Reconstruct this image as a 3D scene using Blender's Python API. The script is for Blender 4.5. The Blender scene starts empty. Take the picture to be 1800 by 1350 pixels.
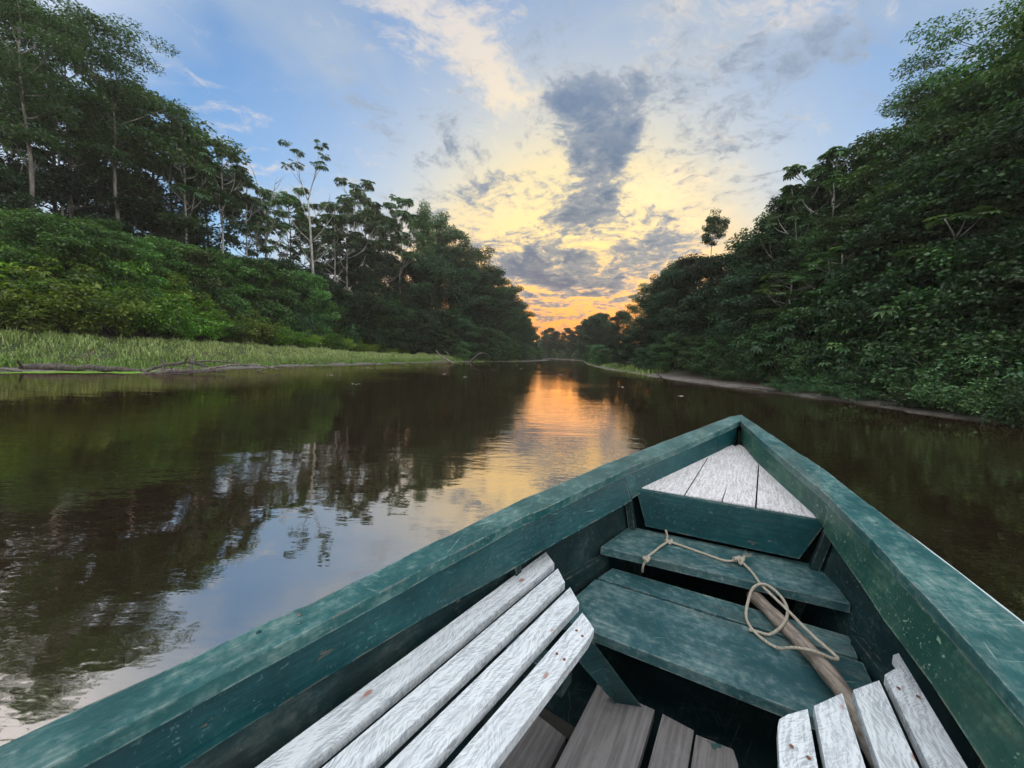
import bpy, bmesh, math, random
import numpy as np
from mathutils import Vector, Matrix
R = math.radians
sc = bpy.context.scene
col = sc.collection

# ------------------------------------------------------------------ camera
cam_d = bpy.data.cameras.new('camera')
cam_d.sensor_fit = 'HORIZONTAL'; cam_d.sensor_width = 36.0; cam_d.lens = 13.0
cam_d.clip_start = 0.05; cam_d.clip_end = 3000.0
cam = bpy.data.objects.new('camera', cam_d); col.objects.link(cam); sc.camera = cam
PITCH, ROLL, EYE = R(4.66), R(2.0), 1.35
_f = Vector((0, math.cos(PITCH), -math.sin(PITCH))); _r0 = Vector((1, 0, 0)); _u0 = _r0.cross(_f)
_r = math.cos(ROLL)*_r0 + math.sin(ROLL)*_u0
_u = -math.sin(ROLL)*_r0 + math.cos(ROLL)*_u0
_m = Matrix((_r, _u, -_f)).transposed().to_4x4(); _m.translation = Vector((0, 0, EYE))
cam.matrix_world = _m

# ------------------------------------------------------------------ render settings
sc.render.engine = 'CYCLES'
cy = sc.cycles
cy.max_bounces = 5; cy.diffuse_bounces = 3; cy.glossy_bounces = 3; cy.transmission_bounces = 3
cy.volume_bounces = 0; cy.transparent_max_bounces = 4
cy.use_denoising = True; cy.use_adaptive_sampling = True; cy.adaptive_threshold = 0.02; cy.caustics_reflective = False; cy.caustics_refractive = False
cy.sample_clamp_indirect = 4.0
vs = sc.view_settings
vs.view_transform = 'Standard'; vs.look = 'None'; vs.gamma = 1.0; vs.use_curve_mapping = False
vs.exposure = EXPOSURE = 1.65

# ------------------------------------------------------------------ node helper
class G:
    """small wrapper that builds shader math from python expressions"""
    def __init__(s, tree): s.t = tree
    def node(s, kind, **kw):
        n = s.t.nodes.new(kind)
        for k, v in kw.items(): setattr(n, k, v)
        return n
    def put(s, sock, v):
        if isinstance(v, bpy.types.NodeSocket): s.t.links.new(v, sock)
        elif isinstance(v, (tuple, list)):
            sock.default_value = tuple(v) + (1.0,) if sock.type == 'RGBA' and len(v) == 3 else tuple(v)
        else: sock.default_value = v
    def m(s, op, a, b=None, c=None, clamp=False):
        n = s.node('ShaderNodeMath', operation=op, use_clamp=clamp)
        for i, v in enumerate((a, b, c)):
            if v is not None: s.put(n.inputs[i], v)
        return n.outputs[0]
    def add(s, *a):
        r = a[0]
        for x in a[1:]: r = s.m('ADD', r, x)
        return r
    def mul(s, *a):
        r = a[0]
        for x in a[1:]: r = s.m('MULTIPLY', r, x)
        return r
    def sub(s, a, b): return s.m('SUBTRACT', a, b)
    def div(s, a, b): return s.m('DIVIDE', a, b)
    def vm(s, op, a, b=None, scale=None):
        n = s.node('ShaderNodeVectorMath', operation=op)
        s.put(n.inputs[0], a)
        if b is not None: s.put(n.inputs[1], b)
        if scale is not None: s.put(n.inputs['Scale'], scale)
        return n.outputs['Value'] if op in ('DOT_PRODUCT', 'LENGTH', 'DISTANCE') else n.outputs[0]
    def xyz(s, v):
        n = s.node('ShaderNodeSeparateXYZ'); s.put(n.inputs[0], v); return n.outputs
    def vec(s, x, y, z=0.0):
        n = s.node('ShaderNodeCombineXYZ')
        for i, v in enumerate((x, y, z)): s.put(n.inputs[i], v)
        return n.outputs[0]
    def noise(s, v, scale=1.0, detail=4.0, rough=0.5, dist=0.0, out=0):
        n = s.node('ShaderNodeTexNoise'); s.put(n.inputs['Vector'], v)
        n.inputs['Scale'].default_value = scale; n.inputs['Detail'].default_value = detail
        n.inputs['Roughness'].default_value = rough; n.inputs['Distortion'].default_value = dist
        return n.outputs[out]
    def smooth(s, v, lo, hi, a=0.0, b=1.0):
        n = s.node('ShaderNodeMapRange', interpolation_type='SMOOTHSTEP')
        for i, x in enumerate((v, lo, hi, a, b)): s.put(n.inputs[i], x)
        return n.outputs[0]
    def lin(s, v, lo, hi, a=0.0, b=1.0):
        n = s.node('ShaderNodeMapRange')
        for i, x in enumerate((v, lo, hi, a, b)): s.put(n.inputs[i], x)
        return n.outputs[0]
    def mix(s, f, a, b, mode='MIX'):
        n = s.node('ShaderNodeMix', data_type='RGBA', blend_type=mode)
        s.put(n.inputs[0], f); s.put(n.inputs[6], a); s.put(n.inputs[7], b)
        return n.outputs[2]
    def gauss(s, v):                      # exp(-v*v)
        return s.m('EXPONENT', s.mul(s.mul(v, v), -1.0))

# ------------------------------------------------------------------ world: dusk sky with clouds
SUN_AZ, SUN_EL = R(8.3), R(4.0)
world = bpy.data.worlds.new('World'); sc.world = world; world.use_nodes = True
nt = world.node_tree; nt.nodes.clear(); g = G(nt)
D = g.node('ShaderNodeTexCoord').outputs['Generated']
dx, dy, dz = g.xyz(D)
sky = g.node('ShaderNodeTexSky', sky_type='NISHITA', sun_disc=False)
sky.sun_elevation = SUN_EL; sky.sun_rotation = SUN_AZ; sky.altitude = 100.0
sky.air_density = 1.0; sky.dust_density = 1.2; sky.ozone_density = 2.2
zc = g.m('MAXIMUM', dz, 0.0)
iz = g.div(1.0, g.add(zc, 0.16))
P0 = g.vec(g.mul(dx, iz), g.mul(dy, iz), 0.0)                  # cloud sheet seen in perspective
wob = g.vm('SUBTRACT', g.noise(P0, 1.3, 2.0, 0.5, out=1), (0.5, 0.5, 0.5))
P1 = g.vm('ADD', P0, g.vm('SCALE', wob, scale=0.35))
P2 = g.vm('ADD', P1, g.vm('SCALE', g.vm('SUBTRACT', g.noise(P0, 6.0, 3.0, 0.6, out=1), (0.5, 0.5, 0.5)), scale=0.16))
az = g.m('ARCTAN2', dx, dy); el = g.m('ARCSINE', dz)
sdir = (math.sin(SUN_AZ)*math.cos(SUN_EL), math.cos(SUN_AZ)*math.cos(SUN_EL), math.sin(SUN_EL))
ang = g.m('ARCCOSINE', g.m('MINIMUM', g.vm('DOT_PRODUCT', D, sdir), 0.99999))
# ragged angular coordinates so that single clouds have torn outlines
nw = g.noise(P1, 4.5, 5.0, 0.62, out=1); nwx, nwy, _ = g.xyz(nw)
azr = g.add(az, g.mul(g.sub(nwx, 0.5), 0.30)); elr = g.add(el, g.mul(g.sub(nwy, 0.5), 0.22))
def cloud(a0, e0, sa, se, rot=0.0):
    a = g.sub(azr, R(a0)); e = g.sub(elr, R(e0)); c, s = math.cos(R(rot)), math.sin(R(rot))
    u = g.div(g.add(g.mul(a, c), g.mul(e, s)), R(sa)); v = g.div(g.add(g.mul(a, -s), g.mul(e, c)), R(se))
    return g.m('EXPONENT', g.mul(g.add(g.mul(u, u), g.mul(v, v)), -1.0))
glow = g.gauss(g.div(ang, R(25.0)))
wide = g.gauss(g.div(ang, R(42.0)))
low = g.mul(g.gauss(g.div(g.sub(el, R(3.0)), R(9.5))), g.gauss(g.div(g.sub(az, SUN_AZ), R(30.0))))
red = g.mul(g.gauss(g.div(g.sub(el, R(0.5)), R(3.6))), g.gauss(g.div(g.sub(az, SUN_AZ), R(34.0))))
K = 0.40
def kc(r, gg, b): return (r*K, gg*K, b*K)
# thin high veil
n1 = g.noise(P1, 1.15, 4.0, 0.55)
vcol = g.mix(wide, kc(0.36, 0.46, 0.56), kc(0.54, 0.53, 0.49))
vcol = g.mix(glow, vcol, kc(1.24, 0.92, 0.30))
vcol = g.mix(low, vcol, kc(1.35, 0.40, 0.0))
vcol = g.mix(g.mul(red, 0.85), vcol, kc(0.95, 0.22, 0.03))
base = g.vm('MULTIPLY', sky.outputs[0], (0.062, 0.106, 0.150))
veil = g.m('MAXIMUM', g.mul(g.smooth(n1, 0.30, 0.66), 0.72), g.m('MINIMUM', g.add(g.mul(glow, 1.0), g.mul(wide, 0.72), low), 1.0))
veil = g.m('MINIMUM', g.m('MAXIMUM', veil, g.smooth(el, R(20.0), R(-4.0), 0.0, 0.70)), 0.985)
c1 = g.mix(veil, base, vcol)
# streaked bright cirrus
Pr = g.node('ShaderNodeVectorRotate', rotation_type='Z_AXIS'); g.put(Pr.inputs[0], P2); Pr.inputs['Angle'].default_value = R(-28)
Ps = g.vm('MULTIPLY', Pr.outputs[0], (1.0, 2.6, 1.0))
ns = g.noise(Ps, 3.4, 6.0, 0.66)
nf = g.noise(P2, 17.0, 5.0, 0.68)
tex = g.add(g.mul(ns, 0.60), g.mul(nf, 0.40))
cb = g.add(g.mul(cloud(-11.0, 38.8, 12.0, 4.6, -18.0), 0.25), g.mul(cloud(-3.0, 33.3, 6.5, 1.9, -22.0), 0.22), g.mul(cloud(28.0, 38.0, 12.0, 4.5, 0.0), 0.12),
           g.mul(cloud(-37.0, 21.0, 7.0, 4.0, -25.0), 0.10), g.mul(cloud(20, 21.5, 9.0, 5.0, 0.0), 0.22), g.mul(cloud(4.0, 17.0, 8.0, 3.0, 0.0), 0.08))
cm = g.mul(g.smooth(g.add(tex, cb), 0.535, 0.76), 0.9)
ccol = g.mix(wide, kc(0.56, 0.57, 0.62), kc(0.70, 0.60, 0.50))
ccol = g.mix(glow, ccol, kc(1.28, 0.98, 0.40))
ccol = g.mix(low, ccol, kc(1.55, 0.58, 0.0))
# bright cloud deck added away from the sun, mostly unseen, to lift the foreground
deck = g.mul(g.smooth(ang, R(50.0), R(88.0)), g.smooth(g.noise(P1, 1.8, 4.0, 0.55), 0.25, 0.55, 0.55, 0.95))
c1 = g.mix(deck, c1, kc(1.75, 1.70, 1.72))
c2 = g.mix(cm, c1, ccol)
# grey-blue broken cloud
n2 = g.noise(P2, 3.0, 8.0, 0.64)
nn = g.add(g.mul(n2, 0.56), g.mul(nf, 0.44))
boost = g.add(g.mul(cloud(11.3, 31.8, 8.0, 4.2), 0.225), g.mul(cloud(11.3, 26.0, 4.4, 5.4), 0.20), g.mul(cloud(4.0, 38.0, 9.0, 4.0), 0.035),
              g.mul(cloud(3.0, 12.6, 11.0, 3.0), 0.25), g.mul(cloud(13.5, 10.2, 9.0, 1.6), 0.14), g.mul(cloud(20.5, 15.4, 8.0, 2.8, 10.0), 0.15),
              g.mul(cloud(36.0, 30.5, 11.0, 5.5, 25.0), 0.15), g.mul(cloud(-9.0, 25.0, 7.5, 4.2, -15.0), 0.13), g.mul(cloud(9.5, 19.5, 8.0, 3.4), 0.13),
              g.mul(cloud(-20.0, 18.0, 12.0, 4.0), 0.09), g.mul(cloud(5.0, 6.4, 11.0, 1.0), 0.15), g.mul(cloud(9.0, 3.6, 12.0, 0.8), 0.15))
dens = g.add(nn, boost, g.mul(wide, g.smooth(el, R(2.0), R(9.0)), 0.035))
dm = g.smooth(dens, 0.550, 0.690)
thick = g.mul(g.smooth(dens, 0.60, 0.82), g.smooth(g.noise(P2, 7.0, 6.0, 0.65), 0.34, 0.60, 0.72, 1.0))
dthin = g.mix(wide, kc(0.30, 0.40, 0.55), kc(0.26, 0.29, 0.33)); dthin = g.mix(g.mul(glow, 0.7), dthin, kc(0.46, 0.43, 0.36))
dthick = g.mix(wide, kc(0.22, 0.32, 0.50), kc(0.060, 0.108, 0.185))
dcol = g.mix(thick, dthin, dthick)
lowc = g.mul(g.gauss(g.div(g.sub(el, R(1.5)), R(4.8))), g.gauss(g.div(g.sub(az, SUN_AZ), R(26.0))))
dcol = g.mix(g.mul(lowc, 0.85), dcol, kc(0.34, 0.19, 0.10))
c3 = g.mix(g.mul(dm, 0.95), c2, dcol)
bg = g.node('ShaderNodeBackground'); g.put(bg.inputs[0], c3); bg.inputs[1].default_value = 1.0
wo = g.node('ShaderNodeOutputWorld'); nt.links.new(bg.outputs[0], wo.inputs[0])
world.cycles.sampling_method = 'MANUAL'; world.cycles.sample_map_resolution = 1024


# ------------------------------------------------------------------ sun: low and veiled by cloud
sun_d = bpy.data.lights.new('sun', 'SUN'); sun_d.energy = 0.02; sun_d.angle = R(16.0); sun_d.color = (1.0, 0.45, 0.10)
sun = bpy.data.objects.new('sun', sun_d); col.objects.link(sun)
_s = Vector((math.sin(SUN_AZ)*math.cos(SUN_EL), math.cos(SUN_AZ)*math.cos(SUN_EL), math.sin(SUN_EL)))
sun.rotation_euler = _s.to_track_quat('Z', 'Y').to_euler(); sun.location = (60, 400, 40)

# ------------------------------------------------------------------ object helpers
def tag(o, label=None, cat=None, group=None, kind=None):
    if label: o['label'] = label
    if cat: o['category'] = cat
    if group: o['group'] = group
    if kind: o['kind'] = kind
    return o
def link(name, data, parent=None):
    o = bpy.data.objects.new(name, data); col.objects.link(o)
    if parent is not None: o.parent = parent
    return o
def empty(name, loc=(0, 0, 0), rz=0.0):
    o = link(name, None); o.location = loc; o.rotation_euler = (0, 0, rz); o.empty_display_size = 0.2; return o
def np_mesh(name, V, F3=None, F4=None, mat=None, smooth=False):
    me = bpy.data.meshes.new(name)
    F3 = np.zeros((0, 3), int) if F3 is None else np.asarray(F3); F4 = np.zeros((0, 4), int) if F4 is None else np.asarray(F4)
    nl = 3*len(F3) + 4*len(F4)
    me.vertices.add(len(V)); me.vertices.foreach_set('co', np.asarray(V, np.float32).ravel())
    me.loops.add(nl); me.loops.foreach_set('vertex_index', np.concatenate([F3.ravel(), F4.ravel()]).astype(np.int32))
    me.polygons.add(len(F3)+len(F4))
    st = np.concatenate([np.arange(len(F3))*3, 3*len(F3)+np.arange(len(F4))*4]).astype(np.int32)
    me.polygons.foreach_set('loop_start', st)
    me.update(calc_edges=True); me.validate()
    if smooth: me.polygons.foreach_set('use_smooth', np.ones(len(me.polygons), bool))
    if mat: me.materials.append(mat)
    return me

# ------------------------------------------------------------------ materials
def material(name):
    m = bpy.data.materials.new(name); m.use_nodes = True; t = m.node_tree; t.nodes.clear()
    gg = G(t); out = gg.node('ShaderNodeOutputMaterial'); return m, gg, out
def principled(gg, out, **kw):
    p = gg.node('ShaderNodeBsdfPrincipled')
    for k, v in kw.items(): gg.put(p.inputs[k.replace('_', ' ')], v)
    gg.t.links.new(p.outputs[0], out.inputs['Surface']); return p
def bump(gg, h, dist=0.01, strength=1.0):
    b = gg.node('ShaderNodeBump'); b.inputs['Distance'].default_value = dist; b.inputs['Strength'].default_value = strength
    gg.put(b.inputs['Height'], h); return b.outputs[0]
def ramp(gg, f, stops):
    r = gg.node('ShaderNodeValToRGB'); e = r.color_ramp.elements
    while len(e) < len(stops): e.new(0.5)
    for x, (p, c) in zip(e, stops): x.position = p; x.color = (*c, 1)
    gg.put(r.inputs[0], f); return r.outputs[0]
def leaf_mat(name, dark, mid, light, trans=0.28, gloss=0.45, spec=0.5):
    m, q, out = material(name)
    ri = q.node('ShaderNodeNewGeometry').outputs['Random Per Island']
    oi = q.node('ShaderNodeObjectInfo').outputs['Random']
    c = ramp(q, ri, [(0.0, dark), (0.55, mid), (0.93, light), (1.0, tuple(min(1, v*1.35) for v in light))])
    hs = q.node('ShaderNodeHueSaturation'); q.put(hs.inputs['Color'], c)
    q.put(hs.inputs['Hue'], q.lin(oi, 0, 1, 0.465, 0.525)); q.put(hs.inputs['Value'], q.lin(q.m('FRACT', q.mul(oi, 7.3)), 0, 1, 0.48, 1.55))
    p = q.node('ShaderNodeBsdfPrincipled'); q.put(p.inputs['Base Color'], hs.outputs[0]); p.inputs['Roughness'].default_value = gloss
    p.inputs['Specular IOR Level'].default_value = spec
    tr = q.node('ShaderNodeBsdfTranslucent'); q.put(tr.inputs[0], q.vm('MULTIPLY', hs.outputs[0], (1.5, 1.7, 0.6)))
    mx = q.node('ShaderNodeMixShader'); mx.inputs[0].default_value = trans
    q.t.links.new(p.outputs[0], mx.inputs[1]); q.t.links.new(tr.outputs[0], mx.inputs[2]); q.t.links.new(mx.outputs[0], out.inputs[0])
    return m
def bark_mat(name, a, b, scale=3.0):
    m, q, out = material(name)
    co = q.node('ShaderNodeTexCoord').outputs['Object']
    n = q.noise(q.vm('MULTIPLY', co, (scale*2, scale*2, scale*0.5)), 1.0, 6.0, 0.65)
    principled(q, out, Base_Color=q.mix(q.smooth(n, 0.35, 0.68), a, b), Roughness=0.85, Normal=bump(q, n, 0.02)); return m
M = {}
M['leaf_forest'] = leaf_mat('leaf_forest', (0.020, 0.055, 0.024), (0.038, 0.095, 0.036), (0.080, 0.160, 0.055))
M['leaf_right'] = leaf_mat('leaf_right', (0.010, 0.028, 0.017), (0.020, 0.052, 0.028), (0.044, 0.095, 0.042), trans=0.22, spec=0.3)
M['leaf_cecropia'] = leaf_mat('leaf_cecropia', (0.022, 0.058, 0.026), (0.044, 0.098, 0.040), (0.09, 0.155, 0.07))
M['leaf_under'] = leaf_mat('leaf_under', (0.018, 0.055, 0.026), (0.036, 0.095, 0.038), (0.078, 0.16, 0.056))
M['leaf_bright'] = leaf_mat('leaf_bright', (0.045, 0.115, 0.016), (0.095, 0.205, 0.022), (0.170, 0.290, 0.035), trans=0.32, gloss=0.45)
M['leaf_slope'] = leaf_mat('leaf_slope', (0.034, 0.095, 0.026), (0.065, 0.160, 0.040), (0.120, 0.230, 0.058), trans=0.3)
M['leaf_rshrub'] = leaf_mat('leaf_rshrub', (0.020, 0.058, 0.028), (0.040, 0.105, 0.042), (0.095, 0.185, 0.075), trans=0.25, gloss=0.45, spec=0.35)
M['leaf_cane'] = leaf_mat('leaf_cane', (0.028, 0.085, 0.040), (0.050, 0.130, 0.055), (0.090, 0.180, 0.075))
M['bark_dark'] = bark_mat('bark_dark', (0.045, 0.036, 0.028), (0.12, 0.10, 0.08))
M['bark_mid'] = bark_mat('bark_mid', (0.10, 0.09, 0.075), (0.24, 0.22, 0.19))
M['bark_pale'] = bark_mat('bark_pale', (0.20, 0.20, 0.18), (0.42, 0.41, 0.37))
M['driftwood'] = bark_mat('driftwood', (0.05, 0.042, 0.036), (0.30, 0.265, 0.235), 6.0)
M['deadwood'] = bark_mat('deadwood', (0.03, 0.026, 0.023), (0.12, 0.10, 0.09), 6.0)

# grass: colour varies blade by blade, paler seed heads towards the back of the flat
m, q, out = material('grass'); M['grass'] = m
ri = q.node('ShaderNodeNewGeometry').outputs['Random Per Island']
at = q.node('ShaderNodeAttribute'); at.attribute_name = 'dry'
c1_ = ramp(q, ri, [(0.0, (0.075, 0.16, 0.022)), (0.5, (0.13, 0.25, 0.035)), (1.0, (0.21, 0.34, 0.07))])
c2_ = ramp(q, ri, [(0.0, (0.20, 0.31, 0.07)), (0.5, (0.33, 0.43, 0.14)), (1.0, (0.50, 0.54, 0.25))])
cc = q.mix(at.outputs['Fac'], c1_, c2_)
p = q.node('ShaderNodeBsdfPrincipled'); q.put(p.inputs['Base Color'], cc); p.inputs['Roughness'].default_value = 0.55
tr = q.node('ShaderNodeBsdfTranslucent'); q.put(tr.inputs[0], cc)
mx = q.node('ShaderNodeMixShader'); mx.inputs[0].default_value = 0.3
q.t.links.new(p.outputs[0], mx.inputs[1]); q.t.links.new(tr.outputs[0], mx.inputs[2]); q.t.links.new(mx.outputs[0], out.inputs[0])

# ground: wet mud by the water, leaf litter and low green further up
m, q, out = material('bank_soil'); M['ground'] = m
co = q.node('ShaderNodeNewGeometry').outputs['Position']; gx, gy, gz = q.xyz(co)
na = q.noise(co, 1.7, 6.0, 0.6); nb = q.noise(co, 9.0, 5.0, 0.65); nc = q.noise(co, 45.0, 3.0, 0.6)
mud = q.mix(q.smooth(na, 0.35, 0.65), (0.115, 0.105, 0.094), (0.21, 0.195, 0.178))
mud = q.mix(q.smooth(nb, 0.5, 0.62), mud, (0.055, 0.047, 0.040)); mud = q.mix(q.smooth(q.add(gz, q.mul(q.sub(nb, 0.5), 0.2)), 0.07, 0.17), mud, (0.060, 0.049, 0.038))
soil = q.mix(q.smooth(nb, 0.38, 0.62), (0.030, 0.024, 0.016), (0.065, 0.052, 0.030))
soil = q.mix(q.smooth(na, 0.45, 0.6), soil, (0.030, 0.060, 0.018))
up_ = q.smooth(q.add(gz, q.mul(q.sub(na, 0.5), 0.5)), 0.22, 0.42)
wet = q.smooth(gz, 0.10, 0.0)
principled(q, out, Base_Color=q.mix(up_, mud, soil), Roughness=q.lin(wet, 0, 1, 0.8, 0.32), Normal=bump(q, q.add(q.mul(nb, 0.7), q.mul(nc, 0.3)), 0.05, 0.7))

# silty river water: mirror calm with bands of small ripples
m, q, out = material('river_water'); M['water'] = m
co = q.node('ShaderNodeNewGeometry').outputs['Position']
patch = q.smooth(q.noise(q.vm('MULTIPLY', co, (0.10, 0.16, 1.0)), 1.0, 2.0, 0.5), 0.36, 0.66)
w1 = q.noise(q.vm('MULTIPLY', co, (0.8, 1.9, 1.0)), 1.0, 1.0, 0.5, 0.1)
w2 = q.noise(q.vm('MULTIPLY', co, (3.6, 9.0, 1.0)), 1.0, 3.0, 0.55, 0.15)
hh = q.add(q.mul(w1, 0.010), q.mul(w2, q.lin(patch, 0, 1, 0.0014, 0.0105)))
silt = q.mix(q.noise(co, 0.25, 3.0, 0.5), (0.016, 0.0100, 0.0062), (0.026, 0.0165, 0.0100))
principled(q, out, Base_Color=silt, Roughness=0.025, IOR=9.0, Specular_Tint=(1.0, 0.87, 0.74, 1.0), Normal=bump(q, hh, 1.0, 0.55))
M_DONE = True

# ------------------------------------------------------------------ the river and its banks (metres, water level z = 0)
LEFT = np.array([(-46,-90),(-30,-30),(-24,0),(-21.5,10),(-19.0,14.2),(-16.6,16.2),(-15.4,19.5),(-14.8,24),(-12.6,31.4),(-9.0,46),(-3.5,59),
                 (3,72),(7.6,88),(10.5,104),(8,121),(-10,138),(-60,152),(-330,170)], float)
RIGHT = np.array([(18,-90),(14,-30),(12.7,0),(12.4,9),(12.3,12),(12.0,15),(11.5,18.7),(10.9,23.4),(10.5,29.4),(10.8,43),(12.4,60),(15.5,80),
                  (19.5,100),(20.5,118),(12,140),(-8,160),(-60,182),(-330,200)], float)
def seg_dist(px, py, poly):
    best = np.full(px.shape, 1e9)
    for (x0, y0), (x1, y1) in zip(poly[:-1], poly[1:]):
        dx, dy = x1-x0, y1-y0
        t = np.clip(((px-x0)*dx + (py-y0)*dy)/(dx*dx+dy*dy), 0, 1)
        best = np.minimum(best, np.hypot(px-x0-t*dx, py-y0-t*dy))
    return best
def inside(px, py, poly):
    r = np.zeros(px.shape, bool); n = len(poly)
    for i in range(n):
        x0, y0 = poly[i]; x1, y1 = poly[(i+1) % n]
        c = (y0 > py) != (y1 > py)
        with np.errstate(divide='ignore', invalid='ignore'):
            r ^= c & (px < (x1-x0)*(py-y0)/((y1-y0) if y1 != y0 else 1e-9) + x0)
    return r
RIVER = np.vstack([LEFT, RIGHT[::-1]])
def hashn(x, y, s):
    return np.sin(x*s + 1.3*np.sin(y*s*0.83 + 2.1))*np.cos(y*s*1.07 + 0.9*np.sin(x*s*0.71))
def sstep(t): t = np.clip(t, 0, 1); return t*t*(3-2*t)
def bank(x, y):
    """signed distance inland from the shore, and whether the left shore is the nearer one"""
    x = np.atleast_1d(np.asarray(x, float)); y = np.atleast_1d(np.asarray(y, float))
    dl = seg_dist(x, y, LEFT); dr = seg_dist(x, y, RIGHT)
    d = np.minimum(dl, dr)
    d = np.where(inside(x, y, RIVER), -d, d)
    return d, dl < dr
def ground_z(x, y):
    x = np.atleast_1d(np.asarray(x, float)); y = np.atleast_1d(np.asarray(y, float))
    d, left = bank(x, y)
    d = d + (0.30*hashn(x, y, 1.15) + 0.16*hashn(x+5, y+2, 3.1))*np.clip(1-np.abs(d)/3.0, 0, 1)
    w = hashn(x, y, 0.9)*0.5 + hashn(x+7, y-3, 2.3)*0.3
    amp = 1.0 + 2.9*sstep((46-y)/26.0)
    gl = 0.03 + 0.05*np.clip(d, 0, 6.0) + (0.45+0.65*sstep((46-y)/26.0))*sstep((d-1.5)/5.0) + amp*sstep((d-6.0)/8.0) + 0.035*w*np.clip(d, 0, 3)
    gr = 0.02 + 0.10*np.clip(d, 0, 1.7) + 1.7*sstep((d-1.5)/4.5) + 1.6*sstep((d-6)/16.0) + 0.03*w*np.clip(d, 0, 3)
    under = -0.04 - 0.30*np.clip(-d, 0, 4.0)
    return np.where(d < 0, under + 0.015*w, np.where(left, gl, gr))

# ------------------------------------------------------------------ ground sheet, river water
def axis(a, b, near0, near1, fine, coarse):
    return np.unique(np.concatenate([np.arange(a, near0, coarse), np.arange(near0, near1, fine), np.arange(near1, b+coarse, coarse)]))
gxs = axis(-200, 196, -40, 34, 0.45, 6.0); gys = axis(-60, 258, 0, 110, 0.45, 6.0)
GX, GY = np.meshgrid(gxs, gys); V = np.stack([GX.ravel(), GY.ravel(), ground_z(GX.ravel(), GY.ravel())], 1)
ny, nx = GX.shape; I = np.arange(ny*nx).reshape(ny, nx)
F = np.stack([I[:-1, :-1].ravel(), I[:-1, 1:].ravel(), I[1:, 1:].ravel(), I[1:, :-1].ravel()], 1)
tag(link('ground', np_mesh('ground', V, F4=F, mat=M['ground'], smooth=True)), kind='structure')
V = np.array([(-198, -58, 0), (198, -58, 0), (198, 256, 0), (-198, 256, 0)], float)
tag(link('river_water', np_mesh('river_water', V, F4=[(0, 1, 2, 3)], mat=M['water'])), kind='structure')

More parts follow.
